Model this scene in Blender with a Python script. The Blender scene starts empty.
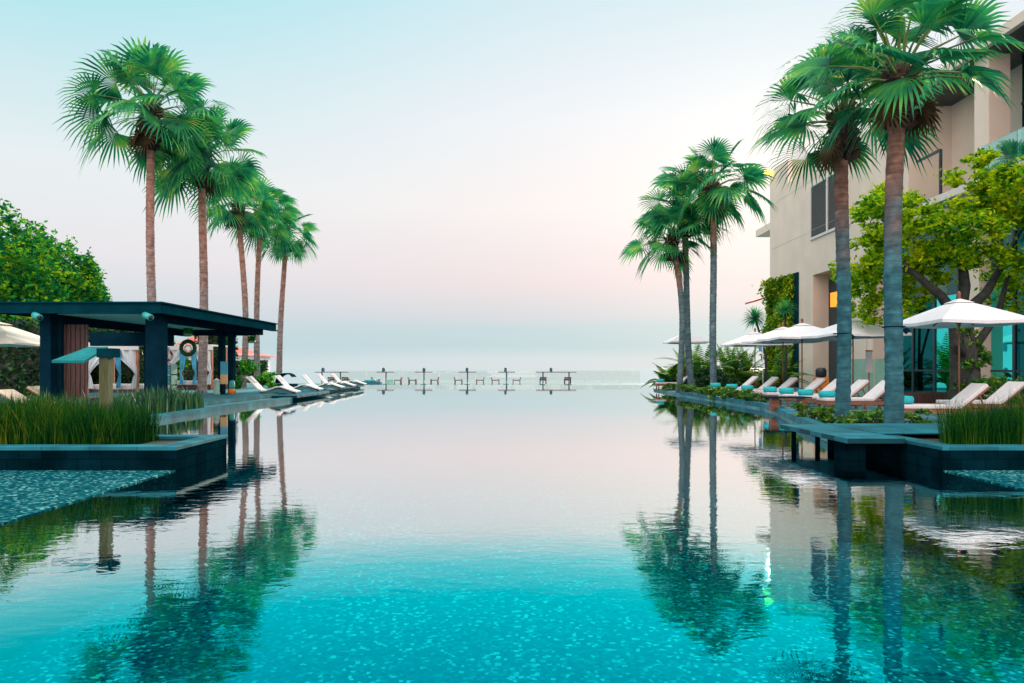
import bpy, math, random
from mathutils import Vector

# ------------------------------------------------------------------ camera, sky, sun, exposure
scene = bpy.context.scene
PI = math.pi
rad = math.radians

def lin(r, g, b):
    f = lambda c: (c/255/12.92) if c/255 <= .04045 else ((c/255+.055)/1.055)**2.4
    return (f(r), f(g), f(b), 1)

cam_d = bpy.data.cameras.new('camera'); cam = bpy.data.objects.new('camera', cam_d)
scene.collection.objects.link(cam)
CAMZ = 1.3; F = 700.0; YH = 368.0
cam.location = (0, 0, CAMZ); cam.rotation_euler = (PI/2, 0, 0)
cam_d.sensor_width = 36; cam_d.lens = F/1024*36
cam_d.shift_y = (YH-341.5)/1024
cam_d.clip_start = .05; cam_d.clip_end = 60000
scene.camera = cam

SUN_EL, SUN_AZ = math.atan(200/700*math.cos(math.atan(261.5/700))), math.atan(261.5/700)          # azimuth to the right of straight ahead
SKY_TOP, SKY_BACK = 1.3, 1.35
world = bpy.data.worlds.new('World'); scene.world = world; world.use_nodes = True
nt = world.node_tree; nt.nodes.clear()
N = nt.nodes.new; L = nt.links.new
tc = N('ShaderNodeTexCoord'); sep = N('ShaderNodeSeparateXYZ'); L(tc.outputs['Generated'], sep.inputs[0])
def ramp_node(nodes, stops, interp='LINEAR'):
    r = nodes.new('ShaderNodeValToRGB'); cr = r.color_ramp; cr.interpolation = interp
    while len(cr.elements) < len(stops): cr.elements.new(.5)
    for e, (p, c) in zip(cr.elements, stops): e.position = p
    for e, (p, c) in zip(cr.elements, stops): e.position = p; e.color = c
    return r
wn = N('ShaderNodeTexNoise'); wn.inputs['Scale'].default_value = 3.0; wn.inputs['Detail'].default_value = 3
wmap = N('ShaderNodeMapping'); wmap.inputs['Scale'].default_value = (1, 1, 9); L(tc.outputs['Generated'], wmap.inputs[0]); L(wmap.outputs[0], wn.inputs['Vector'])
wa = N('ShaderNodeMath'); wa.operation = 'MULTIPLY_ADD'; L(wn.outputs['Fac'], wa.inputs[0]); wa.inputs[1].default_value = .012; wa.inputs[2].default_value = -.006
wz = N('ShaderNodeMath'); wz.operation = 'ADD'; L(sep.outputs['Z'], wz.inputs[0]); L(wa.outputs[0], wz.inputs[1])
warm = ramp_node(nt.nodes, [(0, lin(217,224,227)), (.012, lin(214,224,228)), (.030, lin(190,214,220)), (.058, lin(192,214,221)), (.072, lin(210,215,222)),
    (.12, lin(234,221,224)), (.22, lin(246,239,238)), (.33, lin(239,241,245)), (.46, lin(214,234,242)), (.62, lin(205,232,238)), (1, lin(215,228,236))])
cool = ramp_node(nt.nodes, [(0, lin(205,222,228)), (.032, lin(190,216,221)), (.072, lin(208,219,225)), (.14, lin(232,230,234)), (.24, lin(232,239,241)), (.36, lin(196,232,238)), (.46, lin(158,228,236)),
    (.62, lin(170,220,232)), (1, lin(215,228,236))])
L(wz.outputs[0], warm.inputs[0]); L(wz.outputs[0], cool.inputs[0])
side = N('ShaderNodeMapRange'); side.interpolation_type = 'SMOOTHSTEP'; L(sep.outputs['X'], side.inputs['Value'])
side.inputs['From Min'].default_value = .12; side.inputs['From Max'].default_value = -.62
skymix = N('ShaderNodeMix'); skymix.data_type = 'RGBA'; L(side.outputs[0], skymix.inputs[0]); L(warm.outputs[0], skymix.inputs[6]); L(cool.outputs[0], skymix.inputs[7])
bg1 = N('ShaderNodeBackground'); bg1.inputs['Strength'].default_value = .97; 
bkf = N('ShaderNodeMapRange'); bkf.interpolation_type = 'SMOOTHSTEP'; L(sep.outputs['Y'], bkf.inputs['Value']); bkf.inputs['From Min'].default_value = .3; bkf.inputs['From Max'].default_value = -.4
back_tint = N('ShaderNodeMix'); back_tint.data_type = 'RGBA'; L(bkf.outputs[0], back_tint.inputs[0]); L(skymix.outputs[2], back_tint.inputs[6]); back_tint.inputs[7].default_value = lin(246,226,220)  # pinkish sky put behind the camera to warm surfaces facing it
L(back_tint.outputs[2], bg1.inputs['Color'])
sky = N('ShaderNodeTexSky'); sky.sky_type = 'NISHITA'; sky.sun_disc = False
sky.sun_elevation = SUN_EL; sky.sun_rotation = SUN_AZ; sky.dust_density = 3; sky.altitude = 0
bg2 = N('ShaderNodeBackground'); bg2.inputs['Strength'].default_value = .003; L(sky.outputs[0], bg2.inputs['Color'])
addw = N('ShaderNodeAddShader'); L(bg1.outputs[0], addw.inputs[0])
# sky boosted overhead and behind the camera, out of view, as added fill light
up_ = N('ShaderNodeMapRange'); up_.interpolation_type = 'SMOOTHSTEP'; L(sep.outputs['Z'], up_.inputs['Value']); up_.inputs['From Min'].default_value = .5; up_.inputs['From Max'].default_value = .85; up_.inputs['To Min'].default_value = 0; up_.inputs['To Max'].default_value = SKY_TOP
bk_ = N('ShaderNodeMapRange'); bk_.interpolation_type = 'SMOOTHSTEP'; L(sep.outputs['Y'], bk_.inputs['Value']); bk_.inputs['From Min'].default_value = .3; bk_.inputs['From Max'].default_value = -.5; bk_.inputs['To Min'].default_value = 1; bk_.inputs['To Max'].default_value = 1+SKY_BACK
sm_ = N('ShaderNodeMath'); sm_.operation = 'ADD'; L(up_.outputs[0], sm_.inputs[0]); L(bk_.outputs[0], sm_.inputs[1]); L(sm_.outputs[0], bg1.inputs['Strength']); L(bg2.outputs[0], addw.inputs[1])
wo = N('ShaderNodeOutputWorld'); L(addw.outputs[0], wo.inputs[0])

sd = bpy.data.lights.new('sun', 'SUN'); sun = bpy.data.objects.new('sun', sd); scene.collection.objects.link(sun)
sd.energy = 2.6; sd.angle = rad(.53); sd.color = (1, .84, .60)
sv = Vector((math.sin(SUN_AZ)*math.cos(SUN_EL), math.cos(SUN_AZ)*math.cos(SUN_EL), math.sin(SUN_EL)))
sun.rotation_euler = sv.to_track_quat('Z', 'Y').to_euler()
scene.view_settings.view_transform = 'Standard'; scene.view_settings.look = 'None'
scene.view_settings.exposure = 0; scene.view_settings.gamma = 1; scene.view_settings.use_curve_mapping = False
scene.render.engine = 'CYCLES'
scene.cycles.use_denoising = True
scene.cycles.max_bounces = 8; scene.cycles.transparent_max_bounces = 16
scene.cycles.caustics_reflective = False; scene.cycles.caustics_refractive = False

# ------------------------------------------------------------------ helpers
def px(p, D, y=None):
    """world x (and z) of picture column p (row y) at distance D"""
    x = (p-512)*D/F
    return x if y is None else (x, D, CAMZ+(YH-y)*D/F)

class MB:
    def __init__(s): s.v = []; s.f = []; s.m = []; s.cur = 0; s.smooth = []; s.sm = False
    def add(s, vs, fs):
        b = len(s.v); s.v.extend([tuple(v) for v in vs])
        for f in fs: s.f.append([i+b for i in f]); s.m.append(s.cur); s.smooth.append(s.sm)
    def box(s, x0, x1, y0, y1, z0, z1):
        vs = [(x, y, z) for z in (z0, z1) for y in (y0, y1) for x in (x0, x1)]
        s.add(vs, [(0,2,3,1),(4,5,7,6),(0,1,5,4),(2,6,7,3),(0,4,6,2),(1,3,7,5)])
    def bar(s, a, b, w, h, up=(0,0,1)):
        a = Vector(a); b = Vector(b); d = (b-a).normalized(); u = Vector(up)
        if abs(d.dot(u)) > .98: u = Vector((0,1,0))
        r = d.cross(u).normalized(); u = r.cross(d)
        vs = [p+r*sx*w/2+u*sy*h/2 for p in (a, b) for sx, sy in ((-1,-1),(1,-1),(1,1),(-1,1))]
        s.add(vs, [(0,1,2,3),(4,7,6,5),(0,4,5,1),(1,5,6,2),(2,6,7,3),(3,7,4,0)])
    def tube(s, pts, rr, n=8, cap=True):
        pts = [Vector(p) for p in pts]; sm = s.sm; s.sm = True
        if not isinstance(rr, (list, tuple)): rr = [rr]*len(pts)
        vs = []; fs = []; ref = None
        for i, p in enumerate(pts):
            d = (pts[min(i+1, len(pts)-1)]-pts[max(i-1, 0)]).normalized()
            if ref is None: ref = Vector((1,0,0)) if abs(d.x) < .9 else Vector((0,1,0))
            a = (ref-d*ref.dot(d)).normalized(); ref = a; b = d.cross(a)
            for k in range(n):
                t = 2*PI*k/n; vs.append(p+(a*math.cos(t)+b*math.sin(t))*rr[i])
        for i in range(len(pts)-1):
            for k in range(n):
                k2 = (k+1) % n; fs.append((i*n+k, i*n+k2, (i+1)*n+k2, (i+1)*n+k))
        if cap: fs.append(tuple(range(n-1,-1,-1))); fs.append(tuple((len(pts)-1)*n+k for k in range(n)))
        s.add(vs, fs); s.sm = sm
    def lathe(s, prof, c=(0,0,0), n=16):
        s.tube([(c[0], c[1], c[2]+z) for r, z in prof], [max(r, .0005) for r, z in prof], n)
    def sphere(s, c, r, n=12, sq=1):
        k = 8; s.lathe([(r*math.sin(PI*i/k), -r*sq*math.cos(PI*i/k)) for i in range(k+1)], c, n)
    def torus(s, c, R, r, n=24, m=8, axis='Y'):
        vs = []; fs = []; sm = s.sm; s.sm = True
        for i in range(n):
            t = 2*PI*i/n
            for j in range(m):
                u = 2*PI*j/m; q = R+r*math.cos(u)
                if axis == 'Y': vs.append((c[0]+q*math.cos(t), c[1]+r*math.sin(u), c[2]+q*math.sin(t)))
                else: vs.append((c[0]+q*math.cos(t), c[1]+q*math.sin(t), c[2]+r*math.sin(u)))
        for i in range(n):
            for j in range(m): fs.append((i*m+j, ((i+1) % n)*m+j, ((i+1) % n)*m+(j+1) % m, i*m+(j+1) % m))
        s.add(vs, fs); s.sm = sm
    def prism(s, poly, z0, z1):
        n = len(poly); vs = [(x, y, z0) for x, y in poly]+[(x, y, z1) for x, y in poly]
        fs = [tuple(range(n-1,-1,-1)), tuple(range(n, 2*n))]+[(i, (i+1) % n, n+(i+1) % n, n+i) for i in range(n)]
        s.add(vs, fs)
    def profile_y(s, prof, y0, y1):        # closed (x,z) outline extruded along y
        n = len(prof); vs = [(x, y0, z) for x, z in prof]+[(x, y1, z) for x, z in prof]
        fs = [tuple(range(n)), tuple(range(2*n-1, n-1, -1))]+[(i, n+i, n+(i+1) % n, (i+1) % n) for i in range(n)]
        s.add(vs, fs)
    def build(s, name, mats, parent=None, loc=None, bevel=0):
        me = bpy.data.meshes.new(name)
        off = Vector((0,0,0))
        if parent is not None and getattr(s, 'world', False):
            q = parent
            while q is not None: off = off+Vector(q.location); q = q.parent
        if parent is None and loc is not None and getattr(s, 'world', False): off = Vector(loc)
        me.from_pydata([tuple(Vector(v)-off) for v in s.v] if off.length > 0 else s.v, [], s.f)
        if not isinstance(mats, (list, tuple)): mats = [mats]
        for m in mats: me.materials.append(m)
        if len(mats) > 1: me.polygons.foreach_set('material_index', s.m)
        me.polygons.foreach_set('use_smooth', s.smooth)
        me.update()
        o = bpy.data.objects.new(name, me); scene.collection.objects.link(o)
        if parent is not None: o.parent = parent
        elif loc is not None: o.location = loc
        if bevel:
            b = o.modifiers.new('bevel', 'BEVEL'); b.width = bevel; b.segments = 2; b.limit_method = 'ANGLE'
        return o

def WB():
    m = MB(); m.world = True; return m
def tag(o, label=None, cat=None, group=None, kind=None):
    if label: o['label'] = label
    if cat: o['category'] = cat
    if group: o['group'] = group
    if kind: o['kind'] = kind
    return o
def empty(name, loc, label, cat, group=None, rz=0):
    o = bpy.data.objects.new(name, None); scene.collection.objects.link(o); o.location = loc
    o.rotation_euler = (0, 0, rz); o.empty_display_size = .1
    return tag(o, label, cat, group)
def copy_tree(o, loc=None, rz=None, label=None, parent=None):
    c = o.copy(); scene.collection.objects.link(c)
    if parent is not None: c.parent = parent
    if loc is not None: c.location = loc
    if rz is not None: c.rotation_euler = (0, 0, rz)
    if label: c['label'] = label
    for ch in list(o.children): copy_tree(ch, parent=c)
    return c

# ------------------------------------------------------------------ materials
def mat(name, col, rough=.6, var=.15, scale=3, col2=None, bump=0, bscale=20, metal=0, spec=.5, stretch=None, detail=5):
    m = bpy.data.materials.new(name); m.use_nodes = True; t = m.node_tree; b = t.nodes['Principled BSDF']
    b.inputs['Roughness'].default_value = rough; b.inputs['Metallic'].default_value = metal
    b.inputs['Specular IOR Level'].default_value = spec
    tc = t.nodes.new('ShaderNodeTexCoord'); mp = t.nodes.new('ShaderNodeMapping')
    t.links.new(tc.outputs['Object'], mp.inputs[0])
    if stretch: mp.inputs['Scale'].default_value = stretch
    nz = t.nodes.new('ShaderNodeTexNoise'); nz.inputs['Scale'].default_value = scale; nz.inputs['Detail'].default_value = detail
    t.links.new(mp.outputs[0], nz.inputs['Vector'])
    c1 = [max(0, c*(1-var)) for c in col[:3]]+[1]; c2 = list(col2[:3])+[1] if col2 else [min(1, c*(1+var)) for c in col[:3]]+[1]
    r = ramp_node(t.nodes, [(.3, c1), (.7, c2)]); t.links.new(nz.outputs['Fac'], r.inputs[0]); t.links.new(r.outputs[0], b.inputs['Base Color'])
    if bump:
        n2 = t.nodes.new('ShaderNodeTexNoise'); n2.inputs['Scale'].default_value = bscale; n2.inputs['Detail'].default_value = 4
        t.links.new(mp.outputs[0], n2.inputs['Vector'])
        bp = t.nodes.new('ShaderNodeBump'); bp.inputs['Strength'].default_value = bump; bp.inputs['Distance'].default_value = .02
        t.links.new(n2.outputs['Fac'], bp.inputs['Height']); t.links.new(bp.outputs[0], b.inputs['Normal'])
    return m

def leaf_mat(name, stops, transl=.35, rough=.5, spec=.35, rw=1.0, nw=1.4, ns=.9):
    m = bpy.data.materials.new(name); m.use_nodes = True; t = m.node_tree; b = t.nodes['Principled BSDF']; out = t.nodes['Material Output']
    g = t.nodes.new('ShaderNodeNewGeometry'); r = ramp_node(t.nodes, stops)
    tc = t.nodes.new('ShaderNodeTexCoord'); nz = t.nodes.new('ShaderNodeTexNoise'); nz.inputs['Scale'].default_value = ns; nz.inputs['Detail'].default_value = 3
    t.links.new(tc.outputs['Object'], nz.inputs['Vector'])
    a = t.nodes.new('ShaderNodeMath'); a.operation = 'MULTIPLY_ADD'; t.links.new(nz.outputs['Fac'], a.inputs[0]); a.inputs[1].default_value = nw; a.inputs[2].default_value = -nw/2+(1-rw)/2
    s = t.nodes.new('ShaderNodeMath'); s.operation = 'MULTIPLY_ADD'; t.links.new(g.outputs['Random Per Island'], s.inputs[0]); s.inputs[1].default_value = rw; t.links.new(a.outputs[0], s.inputs[2])
    t.links.new(s.outputs[0], r.inputs[0]); t.links.new(r.outputs[0], b.inputs['Base Color'])
    b.inputs['Roughness'].default_value = rough; b.inputs['Specular IOR Level'].default_value = spec
    tr = t.nodes.new('ShaderNodeBsdfTranslucent'); t.links.new(r.outputs[0], tr.inputs['Color'])
    mx = t.nodes.new('ShaderNodeMixShader'); mx.inputs[0].default_value = transl
    t.links.new(b.outputs[0], mx.inputs[1]); t.links.new(tr.outputs[0], mx.inputs[2]); t.links.new(mx.outputs[0], out.inputs[0])
    return m

def emit_mat(name, col, s):
    m = bpy.data.materials.new(name); m.use_nodes = True; b = m.node_tree.nodes['Principled BSDF']
    b.inputs['Base Color'].default_value = (*col[:3], 1); b.inputs['Emission Color'].default_value = (*col[:3], 1); b.inputs['Emission Strength'].default_value = s
    return m

def glass_mat(name, tint, gloss_col, fac_min=.25, rough=.02, power=3):
    m = bpy.data.materials.new(name); m.use_nodes = True; t = m.node_tree; out = t.nodes['Material Output']; t.nodes.remove(t.nodes['Principled BSDF'])
    tr = t.nodes.new('ShaderNodeBsdfTransparent'); tr.inputs[0].default_value = (*tint, 1)
    gl = t.nodes.new('ShaderNodeBsdfGlossy'); gl.inputs['Color'].default_value = (*gloss_col, 1); gl.inputs['Roughness'].default_value = rough
    lw = t.nodes.new('ShaderNodeLayerWeight'); lw.inputs[0].default_value = .35
    mr = t.nodes.new('ShaderNodeMapRange'); t.links.new(lw.outputs['Fresnel'], mr.inputs['Value']); mr.inputs['To Min'].default_value = fac_min; mr.inputs['To Max'].default_value = .9
    mx = t.nodes.new('ShaderNodeMixShader'); t.links.new(mr.outputs[0], mx.inputs[0]); t.links.new(tr.outputs[0], mx.inputs[1]); t.links.new(gl.outputs[0], mx.inputs[2])
    t.links.new(mx.outputs[0], out.inputs[0]); return m

def tile_mat(name, stops, size=.06, rough=.35, grout=None, big=None):
    m = bpy.data.materials.new(name); m.use_nodes = True; t = m.node_tree; b = t.nodes['Principled BSDF']
    tc = t.nodes.new('ShaderNodeTexCoord')
    sn = t.nodes.new('ShaderNodeVectorMath'); sn.operation = 'SNAP'; sn.inputs[1].default_value = (size, size, size)
    wn = t.nodes.new('ShaderNodeTexNoise'); wn.inputs['Scale'].default_value = 9; wn.inputs['Detail'].default_value = 2; t.links.new(tc.outputs['Object'], wn.inputs['Vector'])
    wm = t.nodes.new('ShaderNodeVectorMath'); wm.operation = 'MULTIPLY_ADD'; t.links.new(wn.outputs['Color'], wm.inputs[0]); wm.inputs[1].default_value = (.09, .09, 0); t.links.new(tc.outputs['Object'], wm.inputs[2])
    t.links.new(wm.outputs[0], sn.inputs[0])
    w = t.nodes.new('ShaderNodeTexWhiteNoise'); w.noise_dimensions = '3D'; t.links.new(sn.outputs[0], w.inputs['Vector'])
    nz = t.nodes.new('ShaderNodeTexNoise'); nz.inputs['Scale'].default_value = .5; nz.inputs['Detail'].default_value = 3; t.links.new(tc.outputs['Object'], nz.inputs['Vector'])
    a = t.nodes.new('ShaderNodeMath'); a.operation = 'MULTIPLY_ADD'; t.links.new(nz.outputs['Fac'], a.inputs[0]); a.inputs[1].default_value = .35; a.inputs[2].default_value = -.175
    s = t.nodes.new('ShaderNodeMath'); s.operation = 'ADD'; t.links.new(w.outputs['Value'], s.inputs[0]); t.links.new(a.outputs[0], s.inputs[1])
    r = ramp_node(t.nodes, stops); t.links.new(s.outputs[0], r.inputs[0]); t.links.new(r.outputs[0], b.inputs['Base Color'])
    b.inputs['Roughness'].default_value = rough; b.inputs['Specular IOR Level'].default_value = .02 if rough > .9 else .2
    return m

def water_mat():
    m = bpy.data.materials.new('pool_water'); m.use_nodes = True; t = m.node_tree; out = t.nodes['Material Output']; t.nodes.remove(t.nodes['Principled BSDF'])
    tc = t.nodes.new('ShaderNodeTexCoord')
    mp = t.nodes.new('ShaderNodeMapping'); mp.inputs['Scale'].default_value = (.55, 1.0, 1); t.links.new(tc.outputs['Object'], mp.inputs[0])
    n1 = t.nodes.new('ShaderNodeTexNoise'); n1.inputs['Scale'].default_value = 7; n1.inputs['Detail'].default_value = 3; n1.inputs['Distortion'].default_value = .6; t.links.new(mp.outputs[0], n1.inputs['Vector'])
    n2 = t.nodes.new('ShaderNodeTexNoise'); n2.inputs['Scale'].default_value = 1.3; n2.inputs['Detail'].default_value = 2; t.links.new(mp.outputs[0], n2.inputs['Vector'])
    h = t.nodes.new('ShaderNodeMath'); h.operation = 'MULTIPLY_ADD'; t.links.new(n2.outputs['Fac'], h.inputs[0]); h.inputs[1].default_value = 1.2; t.links.new(n1.outputs['Fac'], h.inputs[2])
    bp = t.nodes.new('ShaderNodeBump'); bp.inputs['Distance'].default_value = .01
    sy = t.nodes.new('ShaderNodeSeparateXYZ'); t.links.new(tc.outputs['Object'], sy.inputs[0])
    my = t.nodes.new('ShaderNodeMapRange'); t.links.new(sy.outputs['Y'], my.inputs['Value']); my.interpolation_type = 'SMOOTHSTEP'
    my.inputs['From Min'].default_value = 2; my.inputs['From Max'].default_value = 26; my.inputs['To Min'].default_value = WATER_BUMP; my.inputs['To Max'].default_value = .025
    t.links.new(my.outputs[0], bp.inputs['Strength'])
    t.links.new(h.outputs[0], bp.inputs['Height'])
    lw = t.nodes.new('ShaderNodeLayerWeight'); lw.inputs[0].default_value = .5; t.links.new(bp.outputs[0], lw.inputs['Normal'])
    # facing output: 0 looking straight down, 1 at grazing
    fac = ramp_node(t.nodes, [(0, (.05,)*3+(1,)), (.35, (.18,)*3+(1,)), (.58, (.44,)*3+(1,)), (.69, (.58,)*3+(1,)), (.79, (.76,)*3+(1,)), (.88, (.93,)*3+(1,)), (.95, (.97,)*3+(1,)), (1, (.99,)*3+(1,))])
    tint = ramp_node(t.nodes, [(0, (.0,.7,.8,1)), (.58, (.0,.60,.70,1)), (.695, (.0,.78,.85,1)), (.73, (.18,.85,.90,1)), (.775, (.84,.94,.95,1)), (.87, (.95,.965,.955,1)), (1, (.98,.97,.98,1))])
    t.links.new(lw.outputs['Facing'], fac.inputs[0]); t.links.new(lw.outputs['Facing'], tint.inputs[0])
    gl = t.nodes.new('ShaderNodeBsdfGlossy'); gl.inputs['Roughness'].default_value = .015; t.links.new(tint.outputs[0], gl.inputs['Color']); t.links.new(bp.outputs[0], gl.inputs['Normal'])
    tr = t.nodes.new('ShaderNodeBsdfTransparent'); tr.inputs[0].default_value = (.12, .78, .84, 1)
    mx = t.nodes.new('ShaderNodeMixShader'); t.links.new(fac.outputs[0], mx.inputs[0]); t.links.new(tr.outputs[0], mx.inputs[1]); t.links.new(gl.outputs[0], mx.inputs[2])
    t.links.new(mx.outputs[0], out.inputs[0]); return m
WATER_BUMP = .15

M = {}
M['water'] = water_mat()
M['tile'] = tile_mat('pool_mosaic', [(0, (.0,.08,.12,1)), (.3, (.01,.12,.17,1)), (.72, (.02,.17,.22,1)), (.90, (.05,.36,.40,1)), (1, (.45,.95,.85,1))], .034, rough=.95)
M['ledge'] = tile_mat('ledge_mosaic', [(0, (.0,.03,.045,1)), (.5, (.0,.07,.085,1)), (.85, (.01,.13,.15,1)), (1, (.15,.40,.38,1))], .03, rough=.95)
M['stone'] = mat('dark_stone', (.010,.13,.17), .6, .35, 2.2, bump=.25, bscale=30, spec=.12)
def joints(m, w, h, side):
    t = m.node_tree; b = t.nodes['Principled BSDF']; src = b.inputs['Base Color'].links[0].from_socket
    tc = t.nodes.new('ShaderNodeTexCoord'); sp = t.nodes.new('ShaderNodeSeparateXYZ'); cb = t.nodes.new('ShaderNodeCombineXYZ'); t.links.new(tc.outputs['Object'], sp.inputs[0])
    if side:
        ad = t.nodes.new('ShaderNodeMath'); ad.operation = 'ADD'; t.links.new(sp.outputs['X'], ad.inputs[0]); t.links.new(sp.outputs['Y'], ad.inputs[1]); t.links.new(ad.outputs[0], cb.inputs[0]); t.links.new(sp.outputs['Z'], cb.inputs[1])
    else: t.links.new(sp.outputs['X'], cb.inputs[0]); t.links.new(sp.outputs['Y'], cb.inputs[1])
    br = t.nodes.new('ShaderNodeTexBrick'); t.links.new(cb.outputs[0], br.inputs['Vector']); br.inputs['Scale'].default_value = 1; br.inputs['Brick Width'].default_value = w; br.inputs['Row Height'].default_value = h
    br.inputs['Mortar Size'].default_value = .004; br.inputs['Color1'].default_value = (.75,.75,.75,1); br.inputs['Color2'].default_value = (1.25,1.25,1.25,1); br.inputs['Mortar'].default_value = (.35,.35,.35,1)
    mu = t.nodes.new('ShaderNodeMix'); mu.data_type = 'RGBA'; mu.blend_type = 'MULTIPLY'; mu.inputs[0].default_value = 1; t.links.new(src, mu.inputs[6]); t.links.new(br.outputs['Color'], mu.inputs[7]); t.links.new(mu.outputs[2], b.inputs['Base Color'])
joints(M['stone'], .6, .4, False)
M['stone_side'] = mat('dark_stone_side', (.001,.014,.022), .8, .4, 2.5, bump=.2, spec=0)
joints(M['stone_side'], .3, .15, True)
M['deck'] = mat('deck_stone', (.06,.22,.25), .7, .25, 1.3, bump=.2)
joints(M['deck'], .6, .6, False)
M['ground'] = mat('ground', (.12,.14,.10), .9, .3, .2)
M['sea'] = mat('sea', (.30,.42,.46), .12, .1, .02, spec=.8)
M['palebeach'] = mat('pale_deck', (.22,.32,.33), .7, .1, .5)
M['soil'] = mat('soil', (.03,.035,.025), .95, .4, 8)
M['steel'] = mat('dark_steel', (.002,.035,.052), .7, .2, 3, spec=0)
M['steel2'] = mat('painted_dark_post', (.003,.022,.04), .7, .2, 3, spec=0)
M['ceiling'] = mat('pale_ceiling', (.45,.62,.55), .7, .08, 2)
M['wood'] = mat('teak', (.22,.085,.045), .55, .3, 4, stretch=(1,6,6), bump=.1)
M['boards'] = mat('wood_boards', (.07,.032,.028), .6, .5, 5, stretch=(6,6,.5), bump=.2)
M['postwood'] = mat('weathered_post', (.07,.085,.035), .8, .3, 6, stretch=(5,5,.6), bump=.2)
M['cushion'] = mat('white_cushion', (.64,.62,.63), .85, .05, 5, bump=.15, bscale=12)
M['cream'] = mat('cream_cushion', (.62,.56,.42), .85, .08, 5)
M['canvas'] = mat('umbrella_canvas', (.70,.71,.74), .85, .05, 2.5, bump=.2, bscale=5)
M['canvas2'] = mat('cream_canvas', (.72,.68,.58), .85, .05, 2.5)
M['towel'] = mat('teal_towel', (.01,.42,.46), .95, .15, 14, bump=.5, bscale=60)
M['shell'] = mat('white_lounger_shell', (.74,.76,.74), .4, .05, 3)
M['concrete'] = mat('beige_concrete', (.67,.58,.485), .9, .06, .7, bump=.15, bscale=6)
M['frame'] = mat('pale_frame', (.60,.58,.54), .5, .05, 2)
M['louver'] = mat('louver_metal', (.10,.10,.10), .5, .15, 3)
M['mullion'] = mat('dark_mullion', (.008,.03,.04), .4, .2, 3)
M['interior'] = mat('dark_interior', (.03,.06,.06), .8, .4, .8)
M['pane'] = glass_mat('teal_glass', (.12,.45,.45), (.03,.30,.32), .30)
M['pane_lit'] = glass_mat('bright_reflection_glass', (.12,.6,.6), (.08,1.0,.95), .7)  # copy of the pane glass with a stronger cyan reflection set into its colour
M['pane_clear'] = glass_mat('clear_window_glass', (.75,.78,.74), (.3,.6,.6), .06)
M['rail_glass'] = glass_mat('rail_glass', (.965,.975,.95), (.9,1,.95), .0)
M['bal_glass'] = glass_mat('balcony_glass', (.5,.85,.8), (.8,1,.96), .35)
M['amber'] = emit_mat('amber_light', (1,.30,.015), 1.1)
M['warmwin'] = emit_mat('warm_window_light', (1,.60,.12), .75)
M['glow'] = emit_mat('sun_glint_glow', (1,.80,.10), 6)  # emission for the added sun glint ball
M['red'] = mat('red_paint', (.45,.05,.05), .5, .15, 4)
M['redroof'] = mat('red_roof_tile', (.55,.16,.12), .8, .2, 2)
M['white'] = mat('white_wall', (.72,.73,.74), .8, .05, 1)
M['black'] = mat('black_plastic', (.012,.016,.02), .5, .2, 4)
M['bluefab'] = mat('blue_fabric', (.08,.42,.62), .9, .2, 4)
M['drape'] = mat('white_drape', (.62,.70,.74), .9, .12, 3, stretch=(6,6,.6))
M['orangewood'] = mat('orange_wood', (.42,.14,.06), .6, .2, 5)
M['orange'] = mat('orange_plastic', (.75,.22,.02), .5, .1, 4)
M['tealpaint'] = mat('teal_panel', (.02,.34,.34), .5, .12, 4)
M['tealboard'] = mat('weathered_teal_board', (.008,.17,.18), .7, .25, 5, spec=.1)
M['bronze'] = mat('table_top_brown', (.13,.06,.055), .5, .2, 5)
M['bluedark'] = mat('dark_teal_metal', (.01,.12,.17), .4, .2, 4)
M['green_glass'] = mat('pale_green_glass', (.25,.5,.42), .3, .1, 3)
M['sandp'] = mat('sand_print', (.75,.5,.25), .8, .15, 4)
G = lambda *a: (*a, 1)
M['palm'] = leaf_mat('palm_leaf', [(0, G(.004,.08,.06)), (.35, G(.010,.23,.10)), (.65, G(.05,.38,.11)), (.88, G(.17,.52,.08)), (1, G(.40,.56,.12))], .42, .5, .3, .38, 2.2, 1.3)
M['deadleaf'] = mat('dead_leaf', (.09,.055,.03), .9, .4, 4, spec=.05)
M['petiole'] = mat('petiole', (.14,.22,.05), .6, .3, 3)
M['boot'] = mat('leaf_bases', (.045,.024,.02), .9, .5, 9, bump=.6, bscale=25)
M['tree'] = leaf_mat('tree_leaf_green', [(0, G(.004,.11,.05)), (.4, G(.01,.24,.05)), (.7, G(.07,.42,.03)), (1, G(.40,.62,.01))], .45, .7, .1)
M['tree_y'] = leaf_mat('tree_leaf_yellow', [(0, G(.02,.15,.01)), (.3, G(.14,.38,.01)), (.6, G(.36,.58,.01)), (.9, G(.50,.62,.01)), (1, G(.8,.74,.01))], .5, .7, .08)
M['hedge'] = leaf_mat('hedge_leaf', [(0, G(.003,.03,.016)), (.6, G(.008,.075,.026)), (1, G(.05,.15,.02))], .2)
M['shrub'] = leaf_mat('shrub_leaf', [(0, G(.008,.08,.02)), (.5, G(.04,.20,.02)), (1, G(.28,.42,.02))], .35)
M['reed'] = leaf_mat('reed_leaf', [(0, G(.001,.026,.010)), (.5, G(.006,.075,.012)), (.85, G(.035,.14,.008)), (1, G(.17,.20,.015))], .25, .9, .03, .9, 1.6, 1.2)
M['snake'] = leaf_mat('sword_leaf', [(0, G(.004,.04,.025)), (.6, G(.012,.09,.04)), (1, G(.08,.2,.05))], .2)
M['bark'] = mat('tree_bark', (.035,.04,.035), .9, .5, 6, bump=.6)

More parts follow.
